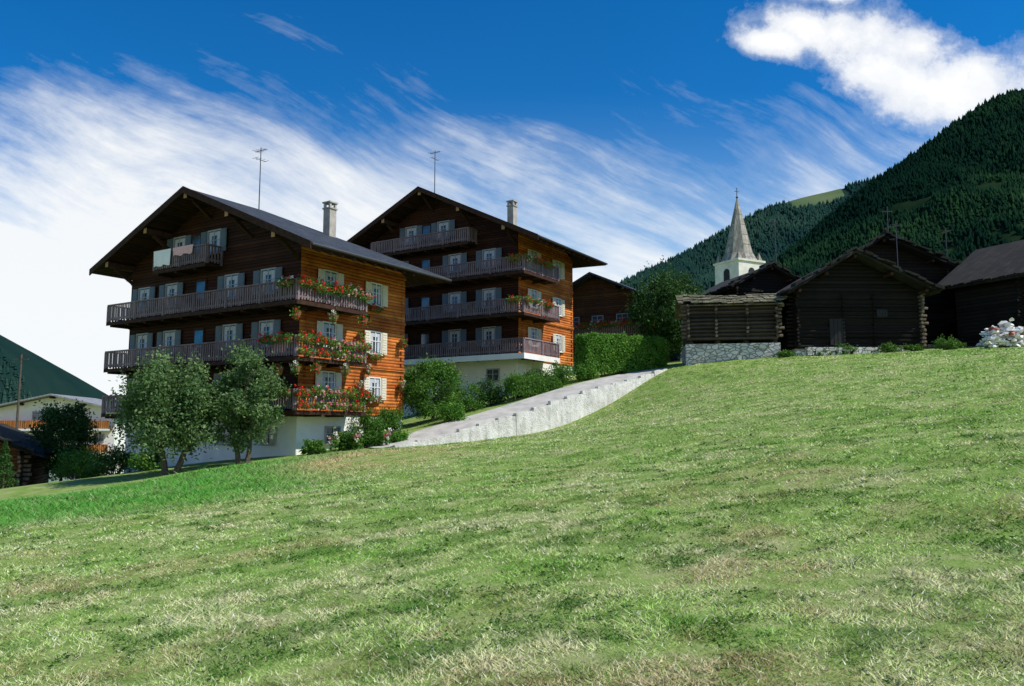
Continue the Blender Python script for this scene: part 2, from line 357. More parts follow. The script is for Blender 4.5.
def lerpc(c,t,k): return c*(1-k[:,None])+np.array(t)[None]*k[:,None]
def field_color(x0,y0,dark,r_):
    x=.86*x0+.5*y0; y=-.5*x0+.86*y0
    n=len(x); mid=fbm(x*.7,y*.7,31,5)+.11*r_.standard_normal(n); big=fbm(x*.12+3,y*.12,33,4); fine=fbm(x*3.8,y*3.8,35,3); br=fbm(x*.6+9,y*.6,37,5); wd_=fbm(x*1.5+70,y*1.5,39,4)
    c=np.zeros((n,3))
    st=np.array([.25,.36,.45,.56,.70]); R=np.array([.11,.23,.36,.49,.66]);G=np.array([.29,.45,.56,.60,.64]);B=np.array([.035,.08,.145,.24,.38])
    f=mid*.8+big*.4-.07
    c[:,0]=np.interp(f,st,R);c[:,1]=np.interp(f,st,G);c[:,2]=np.interp(f,st,B)
    c=lerpc(c,(.055,.16,.02),sstep(.45,.26,fine)*.8)
    c=lerpc(c,(.40,.26,.15),sstep(.50,.62,br)*.75*(.25+.75*r_.random(n))*sstep(30,9,np.hypot(x,y)))
    c=lerpc(c,(.045,.135,.018),sstep(.55,.63,wd_)*.75)
    pale=(r_.random(n)<.07); c[pale]=np.array([.80,.75,.53])
    c=lerpc(c,(.07,.31,.045),dark*(.55+.4*sstep(.3,.6,fine)))
    tan=np.exp(-(((x0+5.0)/2.3)**2+((y0-30.5)/3.2)**2)*.9)*sstep(.28,.42,fbm(x0*.9,y0*.9,91)+.12)
    c=lerpc(c,(.62,.44,.26),np.clip(tan*1.9,0,.9))
    c=c*(.48+1.0*r_.random(n))[:,None]
    return np.clip(c,0,.87)
def blades(N,rmin,rmax,seed):
    r_=np.random.default_rng(seed)
    r=rmin*(rmax/rmin)**r_.random(N); th=(r_.random(N)-.5)*math.radians(84)
    x=r*np.sin(th);y=r*np.cos(th)
    sdv=(x-WA[0])*WN[0]+(y-WA[1])*WN[1]
    clump=fbm(x*2.2+y*1.3,y*2.2-x*1.3,21)
    keep=(sdv>.1)&(y<51-.05*abs(x))&(r_.random(N)<.5+1.0*clump)
    keep&=~((x<-4)&(sdv<1.2))
    x=x[keep];y=y[keep];r=r[keep];clump=clump[keep];n=len(x)
    z=ground(x,y)-.008
    dark=sstep(-1.2,3.0,-(x+11.5)*.63+(y-15.6)*.777+4.0*(fbm(x*.6,y*.6,77)-.5)+.8*r_.standard_normal(n))*sstep(-3.5,-7.5,x)
    bare=np.exp(-(((x+5.0)/2.3)**2+((y-30.5)/3.2)**2)*.9)
    h=(.013+.026*r_.random(n)+.0006*r)*(.45+1.1*clump)*(1+1.8*dark)*(1-.7*bare)
    tuft=sstep(.62,.72,fbm(x*2.4+40,y*2.4,23)); h=h*(1+.8*tuft)
    wd=(.0026+.00050*r)*(.6+.8*r_.random(n))
    a=r_.random(n)*6.283; lean=h*(.6+1.9*r_.random(n)); la=r_.random(n)*6.283
    bx=np.cos(a)*wd;by=np.sin(a)*wd
    V=np.empty((n,3,3)); V[:,0]=np.stack([x-bx,y-by,z],1);V[:,1]=np.stack([x+bx,y+by,z],1)
    V[:,2]=np.stack([x+np.cos(la)*lean,y+np.sin(la)*lean,z+h],1)
    nz=(V[:,1,0]-V[:,0,0])*(V[:,2,1]-V[:,0,1])-(V[:,1,1]-V[:,0,1])*(V[:,2,0]-V[:,0,0])
    fl=nz<0; V[fl,0],V[fl,1]=V[fl,1].copy(),V[fl,0].copy()
    c=field_color(x,y,dark,r_); c=lerpc(c,(.10,.31,.035),tuft*.45); c=np.c_[c,np.ones(n)]
    return V.reshape(-1,3),np.arange(n*3).reshape(-1,3),np.repeat(c,3,axis=0)
V,Fc,cc_=blades(600000,3.2,53,5)
o=bpy.data.objects.new('meadow_grass',fastmesh('meadow_grass',V,Fc,[M_blade],col=cc_)); link(o); o['kind']='stuff'; o['label']="short mown alpine meadow grass with dry straw patches"; o['category']='grass'

# ------------------------------------------------------------------ leaves
def leafmesh(name,P,size,shade,mat,seed=1,flat=0.0):
    r_=np.random.default_rng(seed); n=len(P)
    a=r_.standard_normal((n,3)); a[:,2]*=(1-flat*.6); a/=np.linalg.norm(a,axis=1)[:,None]
    b=r_.standard_normal((n,3)); b-=a*(a*b).sum(1)[:,None]; b/=np.linalg.norm(b,axis=1)[:,None]
    s=(size*(.6+.8*r_.random(n)))[:,None]
    V=np.stack([P-a*s,P+b*s*.5,P+a*s,P-b*s*.5],1).reshape(-1,3)
    return fastmesh(name,V,np.arange(n*4).reshape(-1,4),[mat],np.repeat(shade,4))
r_=np.random.default_rng(77); NW=5200
r=3.6*(22/3.6)**r_.random(NW); th=(r_.random(NW)-.5)*math.radians(84); x=r*np.sin(th); y=r*np.cos(th)
k_=fbm((.86*x+.5*y)*1.5+70,(-.5*x+.86*y)*1.5,39)>.53; x=x[k_];y=y[k_];r=r[k_]; z=ground(x,y)
P_=np.stack([x,y,z+.02],1); rep=7; P_=np.repeat(P_,rep,axis=0)+r_.standard_normal((len(x)*rep,3))*np.array([.035,.035,.012])
o=bpy.data.objects.new('meadow_weeds',leafmesh('meadow_weeds',P_,np.repeat(.010+.0009*r,rep),r_.random(len(P_))*.8,M_leaf_mid,78,1.0)); link(o); o['kind']='stuff'; o['label']="low broad-leaved weeds scattered through the mown meadow"; o['category']='weeds'

def crown_points(c,R,ncl,nleaf,seed,cr=.27,bias=.5,bottom=-1,soft=.5):
    r_=np.random.default_rng(seed); cen=[]
    while len(cen)<ncl:
        d=r_.standard_normal(3); d/=np.linalg.norm(d); q=d*(bias+(1-bias)*r_.random()**.6)*(.85+.3*r_.random())
        if q[2]<bottom: continue
        cen.append(q)
    cen=np.array(cen)*np.array(R)*.88; tone=r_.random(ncl)
    k=r_.integers(0,ncl,nleaf); rad=cr*min(R)*(.5+1.0*r_.random(ncl))
    d=r_.standard_normal((nleaf,3))
    P=cen[k]+d*(rad[k]*soft)[:,None]+np.array(c)
    sh=np.clip(tone[k]*.5+r_.random(nleaf)*.5,0,1)
    return P,sh,cen+np.array(c)
def tree(name,label,x,y,h,R,mat,seed,ncl=40,nleaf=9000,size=.07,trunk=.28,tr=.12,multi=1,crz=None,group=None,bias=.5,low=.15):
    z=gz(x,y); e=thing(name,label,'tree',(x,y,z),0,group); R=list(R)
    cz=h-R[2] if crz is None else crz
    P,sh,cen=crown_points((0,0,cz),R,ncl,nleaf,seed,bias=bias)
    k_=P[:,2]>low; P=P[k_]; sh=sh[k_]
    mb=MB(); r_=random.Random(seed)
    for k in range(multi):
        bx=(k-(multi-1)/2)*.25; top=(r_.uniform(-.2,.2)+(k-(multi-1)/2)*.9,r_.uniform(-.2,.2),h*trunk+.3)
        mb.tube([(bx,0,-.3),((bx+top[0])/2+.06,top[1]/2,h*trunk*.55),top,(top[0]*1.1,top[1],cz)],[tr*1.25,tr,tr*.8,tr*.45],8)
        for c in cen[k::multi][:14]:
            s0=Vector(top)*(.8+.2*r_.random()); c=Vector(c); mid=(s0+c)/2+Vector((0,0,-.05*h*.1))
            mb.tube([s0,mid,c],[tr*.45,tr*.25,tr*.08],5)
    part(mb.mesh('trunk',[M_bark]),'trunk',e)
    part(leafmesh('crown',P,np.full(len(P),size),sh,mat,seed),'crown',e)
    return e
tree('apple_tree',"loose grey-green orchard tree with forked trunk beside the flowered chalet",-14.3,33.6,5.0,(2.4,2.0,2.25),M_leaf_grey,11,85,26000,.075,.2,.13,2,bias=.3,low=.5)
tree('apple_tree',"slim grey-green orchard tree against the chalet front",-11.6,34.6,5.0,(1.6,1.5,2.25),M_leaf_grey,12,64,18000,.07,.17,.11,2,bias=.3,low=.45)
tree('garden_tree',"small dark leafy tree in front of a distant house",-26.6,47.5,5.0,(1.75,1.7,2.4),M_leaf_dark,13,90,14000,.085,.1,.09,1)
tree('garden_tree',"broad dark green tree below the church",12.0,61,6.9,(3.0,3.0,3.3),M_leaf_dark,14,120,24000,.11,.1,.18,1)
tree('garden_tree',"rounded bushy green tree between the two chalets",-4.6,45.2,3.6,(1.9,1.7,1.75),M_leaf_mid,15,80,17000,.065,.1,.1,1)

def bush(name,label,x,y,R,h,mat,seed,nleaf=3500,size=.06,cat='bush',z=None,group='garden shrubs'):
    zz=gz(x,y) if z is None else z
    P,sh,cen=crown_points((0,0,h*.45),(R[0],R[1],h*.6),34,nleaf,seed,.42,.2,-.7)
    k_=P[:,2]>.02; P=P[k_]; sh=sh[k_]
    e=thing(name,label,cat,(x,y,zz),0,group)
    mb=MB(); r_=random.Random(seed)
    for c in cen[:10]: mb.tube([(r_.uniform(-.1,.1),r_.uniform(-.1,.1),-.2),tuple(Vector(c)*.6),tuple(c)],[.035,.025,.01],5)
    part(mb.mesh('stems',[M_bark]),'stem',e); part(leafmesh('foliage',P,np.full(len(P),size),sh,mat,seed),'foliage',e); return e
bl=[(-7.3,41.0,(.9,.8),1.6,M_leaf_mid),(-2.6,46.3,(1.1,.9),1.6,M_leaf_mid),(-1.2,47.2,(1.0,.9),1.5,M_leaf_dark),(.2,48.3,(1.0,.8),1.4,M_leaf_hedge),(1.6,48.9,(.9,.8),1.4,M_leaf_mid),
    (3.1,50.0,(.9,.8),1.4,M_leaf_mid),(-6.6,42.5,(1.0,.9),1.5,M_leaf_mid),(-3.3,43.3,(.9,.7),.9,M_leaf_hedge),(-7.9,38.6,(.7,.6),.9,M_leaf_mid),(-6.9,39.3,(.6,.5),.7,M_leaf_mid),
    (-9.2,37.2,(.6,.4),.6,M_leaf_mid),(4.7,50.6,(.8,.7),1.2,M_leaf_hedge),(-19.5,39.5,(1.3,1.0),1.3,M_leaf_dark),(-23,42.6,(1.3,1.0),1.5,M_leaf_mid),(-24.5,46,(1.2,1.0),1.8,M_leaf_mid),
    (-29.5,48,(1.4,1.0),2.0,M_leaf_dark),(-31.5,52,(1.5,1.0),2.2,M_leaf_mid),(-17,37.5,(.8,.6),.9,M_leaf_mid),(-21.4,40.8,(1.0,.8),1.1,M_leaf_mid),(-5.6,40.0,(.6,.5),.7,M_leaf_hedge)]
for i,(x,y,R,h,m) in enumerate(bl): bush('shrub',"leafy green shrub in the garden beside the chalets",x,y,R,h,m,40+i)

def hedge(label,x,y,lx,ly,h,rz,seed,mat=M_leaf_hedge,n=16000,size=.08):
    z=gz(x,y); e=thing('hedge',label,'hedge',(x,y,z),rz); r_=np.random.default_rng(seed)
    U=r_.random((n,3)); U[:,0]=(U[:,0]-.5)*lx;U[:,1]=(U[:,1]-.5)*ly;U[:,2]*=h
    f=r_.integers(0,5,n); U[f<=1,1]=-ly/2; U[f==2,1]=ly/2; U[f==3,2]=h; U[f==4,0]=np.sign(U[f==4,0])*lx/2
    ez=np.maximum(0,U[:,2]-h*.7)/(h*.3); U[:,1]*=1-.25*ez**2; U[:,0]*=1-.05*ez**2; U[:,2]+= .12*h*(fbm(U[:,0]*.7,U[:,0]*.1,seed+8)-.5)*(U[:,2]/h)
    d=(fbm(U[:,0]*1.4+5,U[:,2]*1.4+U[:,1],seed)-.45)*.75; cen=np.array([0,0,h/2]); dirv=(U-cen); dirv/=np.linalg.norm(dirv,axis=1)[:,None]
    U=U+dirv*d[:,None]+r_.standard_normal((n,3))*.07
    sh=np.clip(fbm(U[:,0]*2,U[:,2]*2+U[:,1],seed+4)*.6+r_.random(n)*.45,0,1)
    part(leafmesh('foliage',U,np.full(n,size),sh,mat,seed),'foliage',e)
    mb=MB()
    for k in range(int(lx/.6)): 
        xx=-lx/2+.3+k*.6; mb.tube([(xx,0,-.5),(xx+.05,0,h*.5),(xx-.05,.05,h*.9)],[.05,.04,.015],5)
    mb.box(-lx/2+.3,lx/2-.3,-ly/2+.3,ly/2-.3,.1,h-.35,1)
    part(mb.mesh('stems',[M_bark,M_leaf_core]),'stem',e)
hedge("tall clipped green hedge above the concrete path",7.3,52.4,6.2,1.5,2.35,math.radians(24),3,size=.07,n=27000)
hedge("low clipped garden hedge in front of the rear chalet",1.3,47.4,3.4,.7,1.0,math.radians(36),5,M_leaf_mid,5000,.06)

# ------------------------------------------------------------------ path + wall
mb=MB(); n=60
tt=np.linspace(-.6,WL+4,n)
def wp(t,s): p=WA+WD*t+WN*s; return p
def edge(t):
    p=wp(t,-.15); k=min(1,max(0,t/3))*min(1,max(0,(WL-t)/3)); return Tz(*p)-.34*k
rows=[]
for t in tt:
    row=[]
    for s in (-.27,-1.0,-1.8,-2.6):
        p=wp(t,s); k=(-s-.27)/2.33; row.append((p[0],p[1],(edge(t)+.02)*(1-k)+(Tz(*p)+.02)*k))
    rows.append(row)
for i in range(n-1):
    for j in range(3): mb.quad(rows[i][j],rows[i+1][j],rows[i+1][j+1],rows[i][j+1])
    a=rows[i][3];b=rows[i+1][3]; mb.quad(a,b,(b[0],b[1],b[2]-.3),(a[0],a[1],a[2]-.3))
o=bpy.data.objects.new('path',mb.mesh('path',[M_path])); link(o); o['kind']='structure'
mb=MB(); NS=16; per=5; r_=random.Random(3); L_=(WL+.3)/NS
for sct in range(NS):
    ztop=edge((sct+.45)*L_)+.10
    js=[r_.uniform(-.035,.035) for _ in range(per+1)]; bs=[r_.uniform(-.02,.02) for _ in range(per+1)]
    for q in range(per):
        t0=sct*L_+q*L_/per; t1=t0+L_/per
        def cr(t,s,top,j,bb):
            p=wp(t,s+bb); pc=wp(t,-.15)
            z=ztop+.17*(q+j-per/2)/per+js[q+j] if top else min(Fz(*pc),Tz(*pc))-.6
            return (p[0],p[1],z)
        A=[cr(t0,0,0,0,bs[q]),cr(t1,0,0,1,bs[q+1]),cr(t1,-.3,0,1,0),cr(t0,-.3,0,0,0)]
        B=[cr(t0,-.05,1,0,bs[q]),cr(t1,-.05,1,1,bs[q+1]),cr(t1,-.3,1,1,0),cr(t0,-.3,1,0,0)]
        k=len(mb.v); mb.v+=A+B
        fs=[(4,5,6,7),(0,1,5,4),(2,3,7,6)]
        if q==0: fs.append((3,0,4,7))
        if q==per-1: fs.append((1,2,6,5))
        for f in fs: mb.f.append(tuple(k+z_ for z_ in f)); mb.m.append(0)
thing('retaining_wall',"rough pale concrete retaining wall stepping up beside the path",'wall',(0,0,0),0,None,mb.mesh('retaining_wall',[M_conc]))

# ------------------------------------------------------------------ window kit
def window_kit(w,h,shut,frame,curtain=True):
    mbp=MB(); mbp.box(-w/2,w/2,-.02,.03,0,h,0)
    if curtain:
        mbp.box(-w/2+.05,-w*.22,-.035,-.022,.05,h-.05,1); mbp.box(w*.22,w/2-.05,-.035,-.022,.05,h-.05,1); mbp.box(-w*.219,w*.219,-.035,-.022,h*.78,h-.05,1)
    mp=mbp.mesh('window',[M_glass,M_curtain])
    f=MB(); t=.07
    f.box(-w/2-t,-w/2,-.07,.03,-t,h+t);f.box(w/2,w/2+t,-.07,.03,-t,h+t);f.box(-w/2,w/2,-.07,.03,h,h+t);f.box(-w/2,w/2,-.07,.03,-t,0)
    f.box(-.03,.03,-.065,-.036,0,h); f.box(-w/2,-.03,-.06,-.037,h*.55,h*.55+.04); f.box(.03,w/2,-.06,-.037,h*.55,h*.55+.04)
    mf=f.mesh('frame',[frame])
    s=MB(); s.box(-w/2-.1,w/2+.1,-.16,-.0705,-t-.05,-t-.005); ms=s.mesh('sill',[frame])
    sh=MB(); sw=w/2
    sh.box(-sw/2,sw/2,-.035,0,-.03,h+.03)
    for k in range(8): sh.box(-sw/2+.05,sw/2-.05,-.055,-.0352,.05+k*h/8,.05+k*h/8+h/8*.65)
    msh=sh.mesh('shutter',[shut])
    def place(parent,x,y,z,rz=0,shut_=True):
        o=part(mp,'window',parent,(x,y,z),rz); part(mf,'frame',o); part(ms,'sill',o)
        if shut_:
            part(msh,'shutter',o,(-w/2-t-sw/2-.01,-.075,0)); part(msh,'shutter',o,(w/2+t+sw/2+.01,-.075,0))
        return o
    return place
W_front=window_kit(.95,1.15,M_shutd,M_greyframe); W_side=window_kit(.8,1.1,M_shut,M_white); W_base=window_kit(.9,.7,M_shutd,M_greyframe,curtain=False)
mbd=MB(); mbd.box(-.42,.42,-.04,.03,0,2.0,0); mbd.box(-.33,.33,-.055,-.041,.95,1.85,1); mbd.box(-.33,.33,-.06,-.041,.1,.85,0)
door_mesh=mbd.mesh('door',[M_beam,M_glass])
mbh=MB(); mbh.box(.33,.36,-.11,-.06,.98,1.1); handle_mesh=mbh.mesh('handle',[M_metal])

# ------------------------------------------------------------------ flower boxes
def flower_kit(mat,seed,nbl,leafm,pot=False):
    r_=np.random.default_rng(seed); m=MB(); L=.22 if pot else .9
    if pot: m.tube([(0,0,-.02),(0,0,.1),(0,0,.2)],[.1,.13,.16],10)
    else: m.hexa([(-.42,-.08,0),(.42,-.08,0),(.42,.08,0),(-.42,.08,0),(-.45,-.11,.17),(.45,-.11,.17),(.45,.11,.17),(-.45,.11,.17)])
    box_=m.mesh('planter',[M_terra])
    n=160 if pot else 480; P=np.stack([(r_.random(n)-.5)*L*1.05,r_.standard_normal(n)*.1-.05,.19+r_.standard_normal(n)*.09-.14*(r_.random(n)<.4)],1)
    lf=leafmesh('leaves',P,np.full(n,.048),r_.random(n),leafm,seed)
    c=np.stack([(r_.random(nbl)-.5)*L,r_.standard_normal(nbl)*.10-.12,.20+r_.standard_normal(nbl)*.13],1)
    nn=nbl*17; k=r_.integers(0,nbl,nn); d=r_.standard_normal((nn,3)); d/=np.linalg.norm(d,axis=1)[:,None]
    tone=r_.random(nbl)
    bl_=leafmesh('blossoms',c[k]+d*.05,np.full(nn,.034),np.clip(tone[k]+(r_.random(nn)-.5)*.15,0,1),mat,seed+1)
    return box_,lf,bl_
FK=[flower_kit(M_flower_red,101,20,M_leaf_mid),flower_kit(M_flower_pink,103,17,M_leaf_hedge),flower_kit(M_flower_mix,105,19,M_leaf_mid),flower_kit(M_flower_red,107,9,M_leaf_hedge),
    flower_kit(M_flower_red,109,9,M_leaf_mid,True),flower_kit(M_flower_mix,111,8,M_leaf_mid,True)]
FN=["wooden flower box of red geraniums on a balcony railing","wooden flower box of pink petunias on a balcony railing","wooden flower box of mixed pale and orange flowers","leafy flower box with a few red geraniums",
    "round pot of red geraniums hanging on the chalet","round pot of pale mixed flowers hanging on the chalet"]
def flower_box(mat_world,lx,ly,z,rz,kind,s=1.0):
    p=mat_world@Vector((lx,ly,z)); pot=kind>3
    e=thing('flower_pot' if pot else 'flower_box',FN[kind],'flower pot' if pot else 'flower box',p,rz,"flower pots on the chalet" if pot else "flower boxes on the chalet balconies"); e.scale=(1 if not pot else s,s,s)
    part(FK[kind][0],'planter',e); part(FK[kind][1],'foliage',e); part(FK[kind][2],'blossom',e)
for i,(x,y,k) in enumerate([(-8.4,38.0,5),(-7.4,38.3,5),(-6.2,39.0,5)]):
    e=thing('garden_flowers',"small clump of mixed garden flowers beside the chalet",'flowers',(x,y,gz(x,y)+.3),i*.7,"garden flowers beside the chalet"); e.scale=(1.8,1.6,1.6)
    part(FK[k][1],'foliage',e); part(FK[k][2],'blossom',e)

# ------------------------------------------------------------------ antenna, chimney
def antenna_mesh(h):
    m=MB(); m.tube([(0,0,-.3),(0,0,h)],[.035,.025],6)
    m.beam((-.45,0,h*.95),(.45,0,h*.95),.025,.025)
    for k in range(7): x=-.42+k*.14; m.beam((x,-.28+.02*k,h*.95+.015),(x,.28-.02*k,h*.95+.015),.014,.014)
    m.beam((0,-.4,h*.8),(0,.4,h*.8),.02,.02)
    for k in range(4): y=-.36+k*.24; m.beam((-.25,y,h*.8+.015),(.25,y,h*.8+.015),.014,.014)
    return m.mesh('antenna',[M_dirtmetal])
def chimney_mesh(w,h):
    m=MB(); m.box(-w/2,w/2,-w/2,w/2,-1.6,h,0); m.box(-w/2-.05,w/2+.05,-w/2-.05,w/2+.05,h+.002,h+.08,1)
    for a in (-1,1):
        for b in (-1,1): m.box(a*w*.38-.06,a*w*.38+.06,b*w*.38-.06,b*w*.38+.06,h+.082,h+.34,0)
    m.box(-w/2-.06,w/2+.06,-w/2-.06,w/2+.06,h+.342,h+.42,1)
    return m.mesh('chimney',[M_plasterdirty,M_plasterdirty])

# ------------------------------------------------------------------ chalets
def chalet(label,C,rz,z0,floors,topfloor,xl,ridge,zr,sL,sR,hl,hr,depth,sidelen,base_top,chim,ant,hip=None,oh_back=.5,white_slab=False,tb=(-2.6,2.6)):
    e=thing('chalet',label,'house',(C[0],C[1],z0),rz); Z=lambda z:z-z0
    MW=Matrix.Translation((C[0],C[1],z0))@Matrix.Rotation(rz,4,'Z')
    xr=-1.2; yf=1.3; yb=depth; of=-.45; ob=depth+oh_back
    rz_=lambda x: zr-(sL if x<ridge else sR)*abs(x-ridge)
    th=.2; ry=hip if hip else ob
    m=MB(); m.box(xl+.06,xr-.06,yf+.06,yb-.06,Z(z0-3.5),Z(base_top)); part(m.mesh('foundation',[M_plaster]),'foundation',e,label="white plastered ground floor")
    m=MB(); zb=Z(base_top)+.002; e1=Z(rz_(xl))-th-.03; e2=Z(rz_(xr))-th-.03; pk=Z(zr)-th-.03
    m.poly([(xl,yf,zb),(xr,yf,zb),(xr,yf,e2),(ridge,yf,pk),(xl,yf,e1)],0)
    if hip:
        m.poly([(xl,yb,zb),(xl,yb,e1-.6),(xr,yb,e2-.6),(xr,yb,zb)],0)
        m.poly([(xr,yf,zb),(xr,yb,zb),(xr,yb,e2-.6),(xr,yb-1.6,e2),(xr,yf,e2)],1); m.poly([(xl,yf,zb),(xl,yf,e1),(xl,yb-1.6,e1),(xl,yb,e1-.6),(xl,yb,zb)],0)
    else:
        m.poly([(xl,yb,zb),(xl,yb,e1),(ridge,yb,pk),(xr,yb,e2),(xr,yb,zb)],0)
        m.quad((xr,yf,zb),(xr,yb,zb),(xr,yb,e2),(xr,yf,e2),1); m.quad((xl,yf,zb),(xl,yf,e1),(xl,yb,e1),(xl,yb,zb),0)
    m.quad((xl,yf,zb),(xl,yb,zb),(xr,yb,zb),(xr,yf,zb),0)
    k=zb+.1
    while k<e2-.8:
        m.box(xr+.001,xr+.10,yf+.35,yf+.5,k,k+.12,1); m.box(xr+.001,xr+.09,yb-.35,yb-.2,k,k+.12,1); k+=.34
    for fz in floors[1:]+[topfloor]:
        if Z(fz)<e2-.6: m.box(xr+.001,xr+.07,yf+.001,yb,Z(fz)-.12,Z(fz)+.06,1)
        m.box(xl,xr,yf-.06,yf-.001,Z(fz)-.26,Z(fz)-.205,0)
    part(m.mesh('wall',[M_shadewood,M_sunwood]),'wall',e,label="larch log wall, sunlit orange and shaded brown painted in")
    m=MB(); zl=Z(rz_(ridge-hl)); zrr=Z(rz_(ridge+hr)); zp=Z(zr)
    for xe,ze,sg in ((ridge-hl,zl,-1),(ridge+hr,zrr,1)):
        A=(xe,of,ze);B=(ridge,of,zp);C_=(ridge,ry,zp);D=(xe,ob,ze)
        low=lambda p:(p[0],p[1],p[2]-th)
        m.quad(A,B,C_,D,0) if sg<0 else m.quad(B,A,D,C_,0)
        m.quad(low(D),low(C_),low(B),low(A),1); m.quad(low(A),low(B),B,A,1); m.quad(low(D),D,C_,low(C_),1); m.quad(low(A),A,D,low(D),1)
    if hip:
        A=(ridge-hl,ob,zl);B=(ridge+hr,ob,zrr);R_=(ridge,ry,zp); m.poly([A,R_,B],0); m.poly([low(B),low(R_),low(A)],1); m.quad(low(A),low(B),B,A,1)
    roof=part(m.mesh('roof',[M_slate,M_soffit]),'roof',e,label="low-pitched slate roof with deep eaves")
    for yy0,yy1 in ((of-.06,of-.003),)+(() if hip else ((ob+.003,ob+.06),)):
        for xa,za,xb,zb_ in ((ridge-hl-.05,zl-sL*.05,ridge-.001,zp),(ridge+hr+.05,zrr-sR*.05,ridge+.001,zp)):
            m=MB(); m.hexa([(xa,yy0,za-.3),(xb,yy0,zb_-.3),(xb,yy1,zb_-.3),(xa,yy1,za-.3),(xa,yy0,za+.05),(xb,yy0,zb_+.05),(xb,yy1,zb_+.05),(xa,yy1,za+.05)])
            part(m.mesh('bargeboard',[M_beam]),'bargeboard',roof)
    for xx,zz in ((ridge+hr+.07,zrr),(ridge-hl-.07,zl)):
        m=MB(); m.tube([(xx,of,zz-.08),(xx,ob,zz-.1)],[.07,.07],8); part(m.mesh('gutter',[M_gutter]),'gutter',roof)
    for x in (ridge,ridge-3.3,ridge+3.3,xl+.15,xr-.15):
        s_=sL if x<ridge else sR
        zt=Z(rz_(x))-th-.01 - (s_*.12 if x!=ridge else .05)
        m=MB(); m.box(x-.12,x+.12,of+.12,yf-.002,zt-.28,zt,0); m.box(x-.121,x+.121,of+.1,of+.119,zt-.281,zt+.001,1)
        m.beam((x,yf-.004,zt-1.0),(x,of+.6,zt-.30),.14,.16,0); part(m.mesh('purlin',[M_beam,M_beamend]),'purlin',e)
    m=MB(); y=.2
    while y<ob-.2:
        for sx,xe,xw in ((1,ridge+hr,xr),(-1,ridge-hl,xl)):
            za=Z(rz_(xe))-th-.08; zw=Z(rz_(xw))-th-.08
            if (sx>0 or y>yf) and not (hip and y>yb-1.8): m.beam((xw+sx*.003,y,zw),(xe-sx*.08,y,za),.1,.14,0)
        y+=.75
    o_=part(m.mesh('rafter_tails',[M_beam]),'rafter_tail',e); o_['kind']='stuff'
    part(chimney_mesh(.5,chim[2]-rz_(chim[0])-.42),'chimney',roof,(chim[0],chim[1],Z(rz_(chim[0]))))
    part(antenna_mesh(ant[1]-zr),'antenna',roof,(ridge,ant[0],Z(zr)))
    def balcony(x0,x1,y0,fz,side=None,nm='balcony',yw=yf,slab=False):
        m=MB(); z=Z(fz); em=2 if slab else 1; tk=.34 if slab else .17
        if side:
            m.poly([(x0,y0,z),(x1,y0,z),(x1,side,z),(xr+.003,side,z),(xr+.003,yw-.003,z),(x0,yw-.003,z)])
            m.poly([(x0,y0,z-.09),(x0,yw-.003,z-.09),(xr+.003,yw-.003,z-.09),(xr+.003,side,z-.09),(x1,side,z-.09),(x1,y0,z-.09)])
        else: m.box(x0,x1,y0,yw-.003,z-.09,z)
        m.box(x0,x1,y0-.04,y0-.002,z-tk,z+.02,em)
        if side: m.box(x1+.002,x1+.04,y0-.04,side,z-tk,z+.02,em)
        x=x0+.3
        while x<x1-.1:
            m.box(x-.07,x+.07,y0+.05,yw-.004,z-.25,z-.092,1); x+=1.55
        if side:
            y=yw+.4
            while y<side: m.box(xr+.004,x1-.05,y-.07,y+.07,z-.25,z-.092,1); y+=1.5
        b=part(m.mesh('balcony',[M_soffit,M_beam,M_plaster]),nm,e)
        m=MB()
        def run(p0,p1):
            p0=Vector(p0);p1=Vector(p1);L=(p1-p0).length;d=(p1-p0)/L;nn=int(L/.165)
            for k in range(nn):
                a=p0+d*((k+.5)*L/nn+random.uniform(-.012,.012)); r0=random.uniform(-.02,.02)
                zt=z+.93
                mm=[a-d*.05,a+d*.05]; nrm=Vector((-d.y,d.x,0))*(.012)
                q=[mm[0]-nrm,mm[1]-nrm,mm[1]+nrm,mm[0]+nrm]
                m.hexa([(v.x,v.y,z+.08+r0) for v in q]+[(v.x,v.y,zt) for v in q])
            m.beam((p0.x,p0.y,z+.97),(p1.x,p1.y,z+.97),.12,.07); m.beam((p0.x-d.y*.03,p0.y+d.x*.03,z+.22),(p1.x-d.y*.03,p1.y+d.x*.03,z+.22),.05,.09)
            k=0.0
            while k<=L+.01:
                a=p0+d*min(k,L-.05); m.box(a.x-.05,a.x+.05,a.y-.05,a.y+.05,z,z+.935); k+=L/max(1,round(L/2.4))
        run((x0+.02,y0+.03,0),(x1-.02,y0+.03,0)); run((x0+.02,yw-.05,0),(x0+.02,y0+.08,0))
        if side: run((x1-.03,y0+.08,0),(x1-.03,side-.02,0)); run((x1-.08,side-.03,0),(xr+.1,side-.03,0))
        else: run((x1-.02,y0+.08,0),(x1-.02,yw-.05,0))
        part(m.mesh('railing',[M_rail]),'railing',b,label="weathered grey-purple board railing")
    for i_,fz in enumerate(floors): balcony(xl-.1,0,0,fz,side=sidelen,slab=white_slab and i_==0)
    balcony(ridge+tb[0],ridge+tb[1],.25,topfloor)
    Wd=xr-xl
    for fz in floors:
        for k,fx in enumerate((.1,.28,.46,.64,.84)):
            x=xl+Wd*fx
            if k==2:
                d=part(door_mesh,'door',e,(x,yf-.03,Z(fz)+.02)); part(handle_mesh,'handle',d)
            else: W_front(e,x,yf-.035,Z(fz)+.82)
        W_side(e,xr+.035,yf+1.9,Z(fz)+.85,math.pi/2)
        W_side(e,xr+.035,yf+5.3,Z(fz)+.75,math.pi/2)
    mid_=ridge+(tb[0]+tb[1])/2
    for x in (mid_-1.4,mid_+1.5): W_front(e,x,yf-.035,Z(topfloor)+.8)
